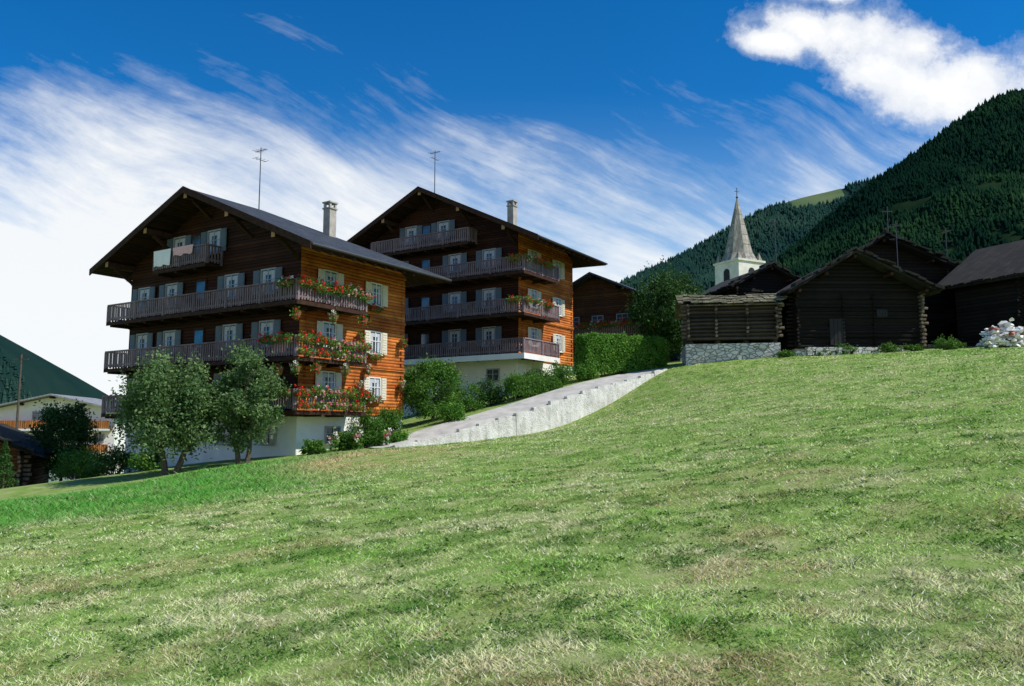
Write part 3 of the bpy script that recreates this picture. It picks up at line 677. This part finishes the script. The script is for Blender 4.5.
    d=part(door_mesh,'door',e,(mid_,yf-.03,Z(topfloor)+.02)); part(handle_mesh,'handle',d)
    for fx in (.15,.4,.62,.86): W_base(e,xl+Wd*fx,yf+.025,Z(base_top)-1.35,0,False)
    for y in (yf+2.4,yf+5.4): W_base(e,xr-.06+.035,y,Z(base_top)-1.3,math.pi/2,False)
    return e,MW
RZ=math.radians(-32)
ch1,MW1=chalet("tall dark timber chalet with flower-filled balconies and white ground floor",(-9.83,36.0),RZ,-1.2,[.85,3.3,5.9],8.45,-14.9,-8.05,12.4,.43,.435,8.05,9.3,9.1,4.7,.7,(-4.3,6.2,12.65),(4.4,16.0),hip=4.6,oh_back=.9,tb=(-3.3,1.1))
ch2,MW2=chalet("tall dark timber chalet with grey railings above a white plastered base",(.75,50.0),RZ,2.2,[4.8,7.4,10.1],12.6,-15.4,-8.3,16.8,.46,.485,9.0,9.6,9.0,4.7,4.6,(-3.5,4.2,16.2),(1.4,20.0),hip=6.0,oh_back=.5,white_slab=True,tb=(-4.9,3.8))
z0=-1.2
seq=[0,2,1,3,0,2,3,0,1,2,0,3]
i=0
for ri,fz in enumerate((.85,3.3,5.9)):
    for k in range(5): flower_box(MW1,.12,.4+k*1.0,fz-z0+.72+random.uniform(-.10,.06),RZ+math.pi/2,seq[i%12],random.uniform(.9,1.2)); i+=1
    for k in range(2 if ri<2 else 1): flower_box(MW1,-.6-k*1.05,-.14,fz-z0+.74,RZ,seq[(i+2)%12],.95); i+=1
    if ri<2:
        for k in range(4): flower_box(MW1,.13,.5+k*1.15,fz-z0+.16,RZ+math.pi/2,seq[(i+5)%12],random.uniform(.7,1.0)); i+=1
for (y,zz,kd) in [(5.3,6.4,5),(5.2,4.6,4),(5.35,3.9,4),(5.2,2.0,5),(5.3,1.3,4),(8.6,4.6,4),(8.6,2.2,5),(5.6,5.6,4),(5.8,2.9,5)]:
    flower_box(MW1,-.95,y,zz-z0,RZ+math.pi/2,kd,1.2)
for (x,y,zz,kd) in [(.1,-.05,5.1,4),(.1,0,2.6,5),(.1,2.3,5.2,5),(-.9,-.1,2.6,4),(.1,1.3,2.7,4),(.1,4.4,5.3,4),(.1,3.2,2.7,5)]:
    flower_box(MW1,x,y,zz-z0,RZ,kd,1.2)
for k in range(3): flower_box(MW1,-1.0,6.45,(5.55,3.0,.75)[k]-z0+.75,RZ+math.pi/2,(0,3,2)[k],.8)
z2=2.2
for ri,fz in enumerate((7.4,10.1)):
    for k in range(3): flower_box(MW2,.12,.4+k*1.3,fz-z2+.74,RZ+math.pi/2,(3,2,0)[(k+ri)%3],.9)
    flower_box(MW2,-.6,-.14,fz-z2+.74,RZ,3,.9)
def cloth(name,label,lx,ly,z,w,h,mat,seed):
    V=[];Fc=[];nx_=14;nz_=8
    for j in range(nz_+1):
        for i in range(nx_+1):
            x=(i/nx_-.5)*w; V.append((x,-.06+.05*math.sin(i*1.1+seed)*j/nz_+.012*math.sin(3*i),-h*j/nz_+.03*math.sin(i*.9)*j/nz_))
    for j in range(nz_):
        for i in range(nx_): a=j*(nx_+1)+i; Fc.append((a,a+1,a+nx_+2,a+nx_+1))
    m=fastmesh(name,V,Fc,[mat],smooth=True); p=MW1@Vector((lx,ly,z-z0)); thing(name,label,'laundry',p,RZ,None,m)
M_redcloth=noisy('pink_cloth',(.75,.38,.38),(.85,.55,.53),6); M_whcloth=noisy('white_cloth',(.85,.83,.83),(.92,.90,.90),6)
cloth('bed_sheet',"white bed sheet hung to air over the top balcony railing",-10.5,.22,9.52,1.5,.85,M_whcloth,1)
cloth('blanket',"pale pink blanket hung over the top balcony railing",-8.75,.22,9.52,1.7,.45,M_redcloth,2)

# ------------------------------------------------------------------ gabled building helper
def gable(name,label,cat,x,y,z,rz,w,d,hw,rise,mw,mr,base=0,mb_=None,oh=.5,ohf=.6,ridge_x=0,logends=True,openings=(),beams=True):
    e=thing(name,label,cat,(x,y,z),rz); m=MB()
    if base>0: m.box(-w/2+.03,w/2-.03,.03,d-.03,-1.5,base); part(m.mesh('foundation',[mb_]),'foundation',e); m=MB()
    z0_=base+.002 if base else -1.5
    zp=hw+rise; rx=ridge_x
    m.poly([(-w/2,0,z0_),(w/2,0,z0_),(w/2,0,hw),(rx,0,zp),(-w/2,0,hw)]); m.poly([(-w/2,d,z0_),(-w/2,d,hw),(rx,d,zp),(w/2,d,hw),(w/2,d,z0_)])
    m.quad((w/2,0,z0_),(w/2,d,z0_),(w/2,d,hw),(w/2,0,hw)); m.quad((-w/2,0,z0_),(-w/2,0,hw),(-w/2,d,hw),(-w/2,d,z0_))
    if logends:
        k=max(z0_,0)+.1; r_=random.Random(int(w*10))
        while k<hw-.1:
            if r_.random()<.9: m.tube([(-w/2+.05,-.02,k),(w/2-.05,-.02,k+r_.uniform(-.03,.03))],[.11+r_.uniform(-.02,.03),.11+r_.uniform(-.02,.03)],7)
            for sx in (-1,1):
                m.tube([(sx*(w/2-.12),-.28-r_.uniform(-.1,.3),k+.1),(sx*(w/2-.12),.0,k+.1)],[.09,.09],7,1 if sx>0 else 0); xx=sx*w/2; m.tube([(xx,.12,k+.11),(xx+sx*r_.uniform(.2,.5),.12,k+.11)],[.09,.09],7,1 if sx>0 else 0)
                m.tube([(sx*w*.12,-.2,k),(sx*w*.12,.0,k)],[.08,.08],7)
            k+=.24
    part(m.mesh('wall',[mw,M_logend]),'wall',e)
    m=MB(); sl=rise/(w/2-rx) ; sr=rise/(w/2+rx); th=.16; r_=random.Random(int(abs(x*10)))
    for sgn,s_ in ((1,sl),(-1,sr)):
        xe=sgn*(w/2+oh); ze=hw-s_*oh+.06; zt=zp+.06
        m.hexa([(xe,-ohf,ze),(rx,-ohf,zt),(rx,d+ohf,zt),(xe,d+ohf,ze),(xe,-ohf,ze+th),(rx,-ohf,zt+th),(rx,d+ohf,zt+th),(xe,d+ohf,ze+th)] if sgn<0 else
               [(rx,-ohf,zt),(xe,-ohf,ze),(xe,d+ohf,ze),(rx,d+ohf,zt),(rx,-ohf,zt+th),(xe,-ohf,ze+th),(xe,d+ohf,ze+th),(rx,d+ohf,zt+th)])
        if not logends: continue
        L=math.hypot(xe-rx,zt-ze); k=0.0
        while k<L:
            f0=k/L; px=rx+(xe-rx)*f0; pz=zt+(ze-zt)*f0; ln=r_.uniform(.3,.7)
            y0=-ohf-r_.uniform(.02,.35); u0=pz+th+r_.uniform(-.04,.12); hh=r_.uniform(.05,.2)
            a,b=(px,px+sgn*ln); za,zb=(u0,u0-s_*ln*r_.uniform(.5,1.1))
            if sgn<0: a,b,za,zb=b,a,zb,za
            m.hexa([(a,y0,za),(b,y0,zb),(b,-ohf+.5,zb),(a,-ohf+.5,za),(a,y0,za+hh),(b,y0,zb+hh),(b,-ohf+.5,zb+hh),(a,-ohf+.5,za+hh)]); k+=ln*.88
        k=-ohf
        while k<d+ohf:
            m.box(min(xe-sgn*.4,xe+sgn*r_.uniform(.02,.3)),max(xe-sgn*.4,xe+sgn*r_.uniform(.02,.3)),k,k+.42,ze+th-.02,ze+th+r_.uniform(.02,.1)+.02); k+=.45
    rf=part(m.mesh('roof',[mr]),'roof',e)
    if beams:
        for px,pz in ((rx,zp-.15),(-w/2+.1,hw-.12),(w/2-.1,hw-.12),((rx-w/2)/2,(hw+zp)/2-.15),((rx+w/2)/2,(hw+zp)/2-.15)):
            m=MB(); m.tube([(px,-ohf+.1,pz),(px,-.002,pz)],[.11,.12],8); part(m.mesh('beam',[M_beam]),'beam',e)
    for (ox,oz,ow,oh_,kind) in openings:
        if kind=='door':
            d_=part(box_mesh('door',ow,.08,oh_,M_beam),'door',e,(ox,-.145,oz)); part(handle_mesh,'handle',d_,(0,-.02,0))
        elif kind=='window': W_base(e,ox,-.035 if not logends else -.13,oz,0,False)
        else: part(box_mesh('opening',ow,.05,oh_,M_black),'opening',e,(ox,-.145,oz))
    return e,rf
def box_mesh(n,w,d,h,mat):
    m=MB(); m.box(-w/2,w/2,0,d,0,h)
    for k in range(4): m.box(-w/2+.03+k*w/4,-w/2-.03+(k+1)*w/4,-.02,-.001,.03,h-.03)
    return m.mesh(n,[mat])
M_black=plain('dark_opening',(.008,.007,.006)); M_logend=noisy('weathered_log_ends',(.07,.055,.042),(.25,.2,.15),5)

def eave_barn(name,label,x,y,z,rz,w,d,base,hf,hb,mw,mr):
    e=thing(name,label,'barn',(x,y,z),rz)
    m=MB(); m.box(0,w,0,d,-1.5,base); part(m.mesh('foundation',[M_drystone]),'foundation',e,label="rubble stone base")
    m=MB(); f=base+.25
    m.hexa([(.1,.1,f),(w-.1,.1,f),(w-.1,d-.1,f),(.1,d-.1,f),(.1,.1,hf),(w-.1,.1,hf),(w-.1,d/2,hb),(.1,d/2,hb)])
    m.hexa([(.1,d/2+.001,f),(w-.1,d/2+.001,f),(w-.1,d-.1,f),(.1,d-.1,f),(.1,d/2+.001,hb),(w-.1,d/2+.001,hb),(w-.1,d-.1,hf),(.1,d-.1,hf)])
    k=f+.12; r_=random.Random(8)
    while k<hf-.1:
        m.tube([(.12,.1,k),(w-.12,.1,k+r_.uniform(-.04,.04))],[.12,.11],8)
        for xx in (.2,w*.33,w*.66,w-.2): m.tube([(xx,-.22-r_.uniform(0,.2),k+.1),(xx,.1,k+.1)],[.09,.09],7,1 if r_.random()<.5 else 0)
        for xx,s in ((.1,-1),(w-.1,1)): m.tube([(xx,.25,k+.1),(xx+s*r_.uniform(.2,.45),.25,k+.1)],[.09,.09],7,1)
        k+=.24
    for xx in (.3,w*.35,w*.65,w-.3): m.tube([(xx,.4,base-.05),(xx,.4,f+.05)],[.2,.16],8)
    part(m.mesh('wall',[mw,M_logend]),'wall',e)
    m=MB(); r_=random.Random(4); s=(hb-hf)/(d/2)
    rows=8; L=d/2+.3
    for j in range(rows):
        y0=-.3+j*L/rows; y1=y0+L/rows+.12; zz0=hf+.04+(y0)*s+.05; zz1=hf+.04+y1*s+.02
        xx=-.3+r_.uniform(-.2,.1)
        while xx<w+.2:
            ww=r_.uniform(.3,.7); a=r_.uniform(0,.12)-.12*math.sin(max(0,min(1,xx/w))*math.pi); dy=r_.uniform(-.28,.03)
            m.hexa([(xx,y0+dy,zz0+a+dy*s),(xx+ww-.03,y0+dy,zz0+a+dy*s+r_.uniform(-.05,.04)),(xx+ww-.03,y1,zz1+a),(xx,y1,zz1+a),(xx,y0+dy,zz0+.05+a+dy*s),(xx+ww-.03,y0+dy,zz0+.05+a+dy*s),(xx+ww-.03,y1,zz1+.04+a),(xx,y1,zz1+.04+a)]); xx+=ww
    m.hexa([(-.4,d/2,hb-.06),(w+.4,d/2,hb-.06),(w+.4,d+.6,hf-.3),(-.4,d+.6,hf-.3),(-.4,d/2,hb+.06),(w+.4,d/2,hb+.06),(w+.4,d+.6,hf-.15),(-.4,d+.6,hf-.15)])
    m.hexa([(-.25,-.25,hf-.25*s-.12),(w+.25,-.25,hf-.25*s-.12),(w+.25,d/2,hb-.1),(-.25,d/2,hb-.1),(-.25,-.25,hf-.25*s-.06),(w+.25,-.25,hf-.25*s-.06),(w+.25,d/2,hb-.04),(-.25,d/2,hb-.04)])
    part(m.mesh('roof',[mr]),'roof',e,label="mossy stone slab roof")
    for xx in (.1,w*.33,w*.66,w-.1):
        m=MB(); m.beam((xx,.1,hf-.18),(xx,-.4,hf-.18-.4*s),.14,.14); part(m.mesh('beam',[M_beam]),'beam',e)
eave_barn('barn',"old log barn on a rubble stone base with stone slab roof",11.05,50.4,gz(13,50)-.1,math.radians(-9),5.8,4.6,1.25,3.85,4.6,M_barnwood2,M_stone_roof)
gable('barn',"dark weathered log barn with ragged stone slab gable roof",'barn',22.0,50.2,gz(22,50)-.1,math.radians(1),8.2,7,4.1,2.2,M_barnwood,M_dark_roof,.4,M_drystone,.7,1.1,-.4,openings=[(-1.4,.6,1.0,1.7,'opening'),(1.5,2.4,.7,.5,'opening')])
gable('barn',"tall dark timber barn behind the log barn",'barn',28.0,57,gz(27.6,56)-.2,0,11.4,8,5.2,3.0,M_barnwood,M_dark_roof,.6,M_drystone,.9,.9,-1.2,openings=[(3.6,2.2,.7,.9,'opening')])
gable('house',"dark timber house with slab roof behind the stone based barn",'house',20.6,63,5.0,math.radians(14),6.5,7,6.2,1.7,M_barnwood,M_dark_roof,.6,M_drystone,.8,.7,openings=[(1,3.5,.8,.8,'window'),(-1.6,3.5,.8,.8,'window')])
gable('barn',"dark log storehouse with steep slab roof at the meadow edge",'barn',36.2,51.5,gz(31,48)-.1,math.radians(26),9.0,4.5,4.9,2.9,M_barnwood,M_dark_roof,.5,M_drystone,.7,1.3,openings=[(-2,2.0,.8,.7,'opening')])
e3,_=gable('chalet',"brown timber chalet with a flowered balcony behind the hedge",'house',6.9,65,3.6,math.radians(-32),8.5,8,7.0,2.0,M_brownwood,M_slate,2.0,M_plaster,.9,1.1,logends=False,openings=[(-2,4.95,.9,.7,'window'),(.2,4.95,.9,.7,'window'),(2.4,4.95,.9,.7,'window')])
m=MB(); m.box(-4,4.3,-1.0,-.003,3.85,3.95)
for k in range(50): m.box(-3.95+k*.166,-3.85+k*.166,-1.0,-.97,3.951,4.8)
m.box(-4,4.3,-1.05,-.95,4.802,4.88); part(m.mesh('balcony',[M_rail]),'balcony',e3)
M3=Matrix.Translation((6.9,65,3.6))@Matrix.Rotation(math.radians(-32),4,'Z')
for k in range(5): flower_box(M3,-.6+k*1.0,-1.15,4.65,math.radians(-32),(0,2,0,1,0)[k],1.2)
def heap(name,label,cat,x,y,items,seed,mats):
    r_=random.Random(seed); z=gz(x,y); m=MB()
    for _ in range(items):
        a=r_.uniform(-1.5,1.5); hh=max(.15,1.6-abs(a+.3*math.sin(a*5))*.7); b=r_.uniform(-.5,.5); c=r_.uniform(0,hh); s=r_.uniform(.05,.2)
        R3=Matrix.Rotation(r_.uniform(0,3),3,'Z')@Matrix.Rotation(r_.uniform(-.7,.7),3,'X')
        p=[R3@Vector((r_.uniform(.3,1)*sx*s*1.7,r_.uniform(.4,1)*sy*s,r_.uniform(.3,1)*sz*s*.6))+Vector((a,b,c)) for sx,sy,sz in ((-1,-1,-1),(1,-1,-1),(1,1,-1),(-1,1,-1),(-1,-1,1),(1,-1,1),(1,1,1),(-1,1,1))]
        m.hexa(p,r_.choice(range(len(mats))) if r_.random()<.35 else 0)
    o_=thing(name,label,cat,(x,y,z),0,None,m.mesh(name,mats)); o_['kind']='stuff'
M_bl=plain('faded_blue_tarp',(.25,.35,.5)); M_rd=plain('faded_red_plastic',(.45,.10,.08)); M_wstone=noisy('white_limestone',(.68,.66,.62),(.88,.87,.83),4); M_gstone=noisy('grey_limestone',(.3,.28,.25),(.5,.48,.44),4)
heap('rubble_heap',"heap of pale white stones beside the dark storehouse",'stones',28.9,46.0,380,1,[M_wstone,M_gstone,M_wstone,M_gstone,M_rd,M_bl])
for i,(x,y) in enumerate([(24.5,48.4),(23.2,48.6),(26.0,47.4),(19.3,49.0),(20.6,48.9),(30.5,46.2),(16.9,49.0),(26.8,48.2)]):
    bush('weed_clump',"low tangled weeds along the foot of a barn",x,y,(.8,.5),.4+.15*(i%3),M_leaf_mid,80+i,1500,.05,'plant',group='weeds along the barns')
m=MB(); r_=random.Random(9); x=18.2
while x<24:
    for j in range(2):
        s=r_.uniform(.3,.55); m.box(x,x+s-.02,-.2+r_.uniform(-.04,.04),.2,j*.24,j*.24+.225+r_.uniform(0,.01))
    x+=s
thing('stone_wall',"low dry-stone wall in front of the log barn",'wall',(0,49.0,gz(21,48.9)-.05),0,None,m.mesh('stone_wall',[M_drystone]))
for i,(x,y,zb,h) in enumerate([(30.4,63,9,9.0),(26.6,54,8,6.4),(21.6,64,10,7.2),(31.7,57,10,4.6)]):
    thing('television_antenna',"thin rooftop television aerial on a tall mast",'antenna',(x,y,zb),.5*i,"rooftop television aerials",antenna_mesh(h))

# ------------------------------------------------------------------ church
cx,cy,cz=34.2,118.0,8.3
e=thing('church',"pale church tower with tall tapering stone spire",'church',(cx,cy,cz),math.radians(28))
t=2.5; zt=16.4
m=MB(); m.box(-t,t,-t,t,-6,zt); m.box(-t-.2,t+.2,-t-.2,t+.2,zt+.002,zt+.3); m.box(-t-.12,t+.12,-t-.12,t+.12,zt-5.0,zt-4.75)
part(m.mesh('tower',[M_churchplaster]),'tower',e)
m=MB()
lv=[(2.65,zt+.302,1),(2.2,zt+1.5,0),(1.6,zt+4.0,0),(.85,zt+7.2,0),(.1,zt+10.2,0)]
def ring(r,z,sq=False):
    if sq: return [(c*r,s*r,z) for c,s in ((1,-.41),(1,.41),(.41,1),(-.41,1),(-1,.41),(-1,-.41),(-.41,-1),(.41,-1))]
    return [(math.cos(math.radians(-22.5+45*k))*r,math.sin(math.radians(-22.5+45*k))*r,z) for k in range(8)]
R=[ring(r,z,s) for r,z,s in lv]
for a,b in zip(R[:-1],R[1:]):
    for k in range(8): m.quad(a[k],a[(k+1)%8],b[(k+1)%8],b[k])
m.poly(R[-1])
for sx in (-1,1):
    for sy in (-1,1):
        px,py=sx*2.05,sy*2.05; m.hexa([(px-.35,py-.35,zt+.303),(px+.35,py-.35,zt+.303),(px+.35,py+.35,zt+.303),(px-.35,py+.35,zt+.303)]+[(px-.02+dx,py-.02+dy,zt+1.6) for dx,dy in ((0,0),(.04,0),(.04,.04),(0,.04))])
sp_=part(m.mesh('spire',[M_spire]),'spire',e)
m=MB(); m.tube([(0,0,zt+10.0),(0,0,zt+11.9)],[.07,.05],6); m.beam((-.4,0,zt+11.3),(.4,0,zt+11.3),.08,.08); m.tube([(0,0,zt+10.2),(0,0,zt+10.4),(0,0,zt+10.6)],[.08,.22,.08],8)
part(m.mesh('cross',[M_dirtmetal]),'cross',sp_)
m=MB()
pts=[(-.6,0),(.6,0)]+[(.6*math.cos(a),1.7+.6*math.sin(a)) for a in np.linspace(0,math.pi,10)]
m.prism(pts,-.06,.0); am=m.mesh('belfry_opening',[M_black])
for k in range(4):
    a=k*math.pi/2; part(am,'belfry_window',e,(math.sin(a)*(t+.01),-math.cos(a)*(t+.01),zt-3.2),a)
m=MB(); m.prism([(-4,-6),(4,-6),(4,5.5),(0,9),(-4,5.5)],t+.01,20); part(m.mesh('nave',[M_churchplaster]),'nave',e)
m=MB(); m.prism([(-4.5,5.2),(0,9.1),(4.5,5.2),(4.5,5.5),(0,9.4),(-4.5,5.5)],t+.1,20.3); part(m.mesh('nave_roof',[M_slate]),'roof',e)

# ------------------------------------------------------------------ far left house and shed
M_orange=wood('orange_balcony_boards',(.36,.12,.03),(.60,.24,.07),.2,0,.1,(4,4,.6))
e,rf=gable('apartment_house',"pale plastered house with orange wooden balconies and light grey roof",'house',-47,82,-4.9,math.radians(8),12,10,6.9,1.4,M_plaster,M_lightslate,0,None,1.0,1.2,logends=False,
   openings=[(-4.5,.9,.9,.7,'window'),(-1.5,.9,.9,.7,'window'),(1.5,.9,.9,.7,'window'),(4.5,.9,.9,.7,'window'),(-4.5,3.7,.9,.7,'window'),(-1.5,3.7,.9,.7,'window'),(1.5,3.7,.9,.7,'window'),(4.5,3.7,.9,.7,'window'),(-1.5,6,.9,.7,'window'),(1.5,6,.9,.7,'window')])
for zz in (2.6,5.0):
    m=MB(); m.box(-5.8,5.8,-1.2,-.003,zz-.12,zz); m.box(-5.8,5.8,-1.25,-1.18,zz+.002,zz+.8); m.box(-5.9,5.9,-1.32,-1.255,zz-.22,zz-.02,1); part(m.mesh('balcony',[M_orange,M_plaster]),'balcony',e)
gable('shed',"brown timber shed with low dark roof among garden trees",'shed',-29.0,42.5,gz(-28,42.5)-.1,math.radians(18),5.6,6,2.2,1.3,M_brownwood,M_dark_roof,0,None,.8,.9,openings=[(1,.1,.9,1.7,'door')])
a=thing('utility_pole',"thin wooden utility pole beside the distant house",'pole',(-47,76,2),0,None,None)
m=MB(); m.tube([(0,0,-7),(0,0,5.2)],[.14,.09],8); part(m.mesh('pole',[M_bark]),'pole',a)
m=MB(); m.beam((-.7,0,4.7),(.7,0,4.7),.1,.1); part(m.mesh('crossarm',[M_bark]),'crossarm',a)

# ------------------------------------------------------------------ forests and mountains
M_forest=leafmat('conifer_forest',[(0,(.0022,.010,.007)),(.4,(.005,.020,.012)),(.75,(.014,.040,.016)),(1,(.030,.068,.024))],.0)
M_forest2=leafmat('haze_tinted_conifers',[(0,(.007,.026,.026)),(.5,(.013,.040,.034)),(1,(.035,.075,.048))],.0)  # bluer and lighter: distance haze painted into the tree colours
def conifers(name,X,Y,Z,H,mat,seed,label,ts):
    r_=np.random.default_rng(seed); n=len(X); seg=5; V=[];Fc=[];S_=[]
    tone=np.clip(r_.random(n)*.35+(fbm(X/ts,Z/ts+Y/ts*.4,seed)-.38)*1.5,0,.85); base=0
    for lo,hi,r in ((.0,.6,.32),(.34,1.0,.22)):
        a0=r_.random(n)*6.28
        ring_=[np.stack([X+np.cos(a0+2*math.pi*k/seg)*H*r*(.75+.5*r_.random(n)),Y+np.sin(a0+2*math.pi*k/seg)*H*r*(.75+.5*r_.random(n)),Z+H*lo*(.8+.4*r_.random(n))],1) for k in range(seg)]
        tip=np.stack([X+H*.03*r_.standard_normal(n),Y,Z+H*hi],1)
        vv=np.stack(ring_+[tip],1).reshape(-1,3); V.append(vv)
        b=base+np.arange(n)*(seg+1)
        for k in range(seg): Fc.append(np.stack([b+k,b+(k+1)%seg,b+seg],1))
        S_.append(np.clip(tone[:,None]+.2*r_.random((n,seg+1)),0,1).reshape(-1)); base+=n*(seg+1)
    me=fastmesh(name,np.concatenate(V),np.concatenate(Fc),[mat],np.concatenate(S_))
    o=bpy.data.objects.new(name,me); link(o); o['kind']='stuff'; o['label']=label; o['category']='forest'
def mountain(name,crest,foot_dx,foot_dy,foot_z,mat,seed,amp,ncol=140,nrow=70,p=1.15,back=900):
    cr=np.array(crest,float); q=np.linspace(0,1,ncol); s=np.r_[0,np.cumsum(np.linalg.norm(np.diff(cr[:,:2],axis=0),axis=1))]; s/=s[-1]
    cx_=np.interp(q,s,cr[:,0]);cy_=np.interp(q,s,cr[:,1]);cz_=np.interp(q,s,cr[:,2])
    ker=np.ones(7)/7; cz_=np.convolve(np.pad(cz_,3,'edge'),ker,'valid')
    fr=np.linspace(0,1,nrow)[:,None]
    X=(cx_+foot_dx)*(1-fr)+cx_*fr; Y=(cy_+foot_dy)*(1-fr)+cy_*fr; Zm=foot_z+(cz_-foot_z)*fr**p
    nz=(fbm(X/160,Y/160,seed)-.47)*amp*np.sin(fr*math.pi)+(fbm(X/60,Y/60,seed+5)-.47)*amp*.3*(1-fr**6)
    Zm=Zm+nz
    fb_=np.linspace(0,1,12)[1:,None]; XB=cx_+0*fb_; YB=cy_+back*fb_; ZB=cz_*(1-fb_**1.5)+foot_z*fb_**1.5-15*fb_
    X=np.vstack([X,XB]);Y=np.vstack([Y,YB]);Zm=np.vstack([Zm,ZB]); nr=X.shape[0]
    idx=np.arange(nr*ncol).reshape(nr,ncol); Fq=np.stack([idx[:-1,:-1],idx[:-1,1:],idx[1:,1:],idx[1:,:-1]],-1).reshape(-1,4)
    me=fastmesh(name,np.stack([X,Y,Zm],-1).reshape(-1,3),Fq,[mat],smooth=True); o=bpy.data.objects.new(name,me); link(o); o['kind']='structure'
    return X[:nrow],Y[:nrow],Zm[:nrow]
def scatter(X,Y,Zm,n,seed,thr,sc):
    r_=np.random.default_rng(seed); nr,nc_=X.shape
    a=r_.random(n)*(nr-1.001); b=r_.random(n)*(nc_-1.001); i=a.astype(int); j=b.astype(int); fa=a-i; fb2=b-j
    def s_(A): return (A[i,j]*(1-fa)*(1-fb2)+A[i+1,j]*fa*(1-fb2)+A[i,j+1]*(1-fa)*fb2+A[i+1,j+1]*fa*fb2)
    x,y,z=s_(X),s_(Y),s_(Zm); keep=fbm(x/sc,z/sc+y/sc*.5,seed)<thr(x,y,z,a/(nr-1)); return x[keep],y[keep],z[keep]
M_hill=noisy('forest_floor_slope',(.007,.020,.010),(.022,.044,.018),.03,.95,.0,.3,1)
M_hill2=noisy('haze_tinted_slope',(.012,.034,.028),(.025,.05,.034),.006,.95,.0,.3,1)  # haze of the far ridge mixed into the slope colour
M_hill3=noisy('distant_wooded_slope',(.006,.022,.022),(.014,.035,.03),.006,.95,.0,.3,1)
Y1=1000
c1=[(.19,.115),(.265,.170),(.317,.199),(.36,.229),(.396,.260),(.4366,.296),(.4765,.325),(.5166,.350),(.557,.379),(.60,.414),(.63,.432),(.671,.443),(.72,.455),(.85,.49),(1.15,.55)]
X,Y,Zm=mountain('mountain',[(s*Y1,Y1,t*Y1) for s,t in c1],-120,-600,20,M_hill,11,120)
x,y,z=scatter(X,Y,Zm,90000,3,lambda x,y,z,f:np.where(f>.98,.95,.68),60)
hh=(4+6*np.random.default_rng(2).random(len(x)))*(.7+.6*fbm(x/40,y/40,6))
conifers('conifer_forest',x,y,z-1,hh,M_forest,4,"dense dark conifer forest covering the steep mountainside",90)
Y2=1900
c2=[(-.1,.04),(.06,.13),(.118,.174),(.163,.197),(.215,.219),(.267,.249),(.319,.279),(.371,.296),(.417,.306),(.502,.331),(.65,.40),(.8,.42)]
X,Y,Zm=mountain('mountain',[(s*Y2,Y2,t*Y2) for s,t in c2],-150,-750,30,M_hill2,31,130)
x,y,z=scatter(X,Y,Zm,65000,8,lambda x,y,z,f:np.where((f>.93)&(x>.355*Y2)&(x<.43*Y2),.3,.9),230)
conifers('conifer_forest',x,y,z-1,8+8*np.random.default_rng(2).random(len(x)),M_forest2,6,"haze-tinted blue-green conifer woods on the far ridge",200)
M_alp=noisy('high_alpine_pasture',(.07,.12,.055),(.13,.17,.08),.01,.95,.0,.3,1)
nr,nc_=X.shape; V=[];Fc=[]
rows_=[k for k in range(nr) if k/(nr-1)>.92]; cols_=[j for j in range(nc_) if .35*Y2<X[-1,j]<.43*Y2]
for a_ in rows_:
    for b_ in cols_: V.append((X[a_,b_],Y[a_,b_],Zm[a_,b_]+1.5))
w_=len(cols_)
for a_ in range(len(rows_)-1):
    for b_ in range(w_-1): Fc.append((a_*w_+b_,a_*w_+b_+1,(a_+1)*w_+b_+1,(a_+1)*w_+b_))
o=bpy.data.objects.new('alpine_pasture',fastmesh('alpine_pasture',V,Fc,[M_alp],smooth=True)); link(o); o['kind']='structure'
Y3=1500
c3=[(-1.3,.30),(-.9,.24),(-.72,.15),(-.648,.104),(-.63,.085),(-.612,.063),(-.597,.036),(-.58,.0),(-.5,-.03),(-.4,-.03),(-.3,-.03)]
X,Y,Zm=mountain('hill',[(s*Y3,Y3,t*Y3) for s,t in c3],-330,-600,-45,M_hill3,51,40)
x,y,z=scatter(X,Y,Zm,30000,18,lambda x,y,z,f:np.full(len(x),.9),200)
conifers('conifer_forest',x,y,z-1,8+7*np.random.default_rng(2).random(len(x)),M_forest2,9,"haze-tinted wooded hillside across the valley",200)

def spruce(x,y,h,seed,label):
    z=gz(x,y); e=thing('spruce_tree',label,'tree',(x,y,z)); m=MB(); m.tube([(0,0,-.3),(0,0,h*.5),(0,0,h*.97)],[.07*h/3,.05*h/3,.01],7); part(m.mesh('trunk',[M_bark]),'trunk',e)
    r_=np.random.default_rng(seed); n=int(3500); f=r_.random(n)**.8*.93+.05; a=r_.random(n)*6.28; rr=(1-f)*h*.26*(.5+.6*r_.random(n)**.5)*(1+.25*np.sin(f*40+np.sin(a*3)))
    P=np.stack([np.cos(a)*rr,np.sin(a)*rr,f*h-rr*.15],1); part(leafmesh('crown',P,np.full(n,.05),np.clip(.3+.5*r_.random(n),0,1),M_leaf_dark,seed),'crown',e)
spruce(-24.6,39.0,2.4,61,"small dark spruce at the edge of the meadow")
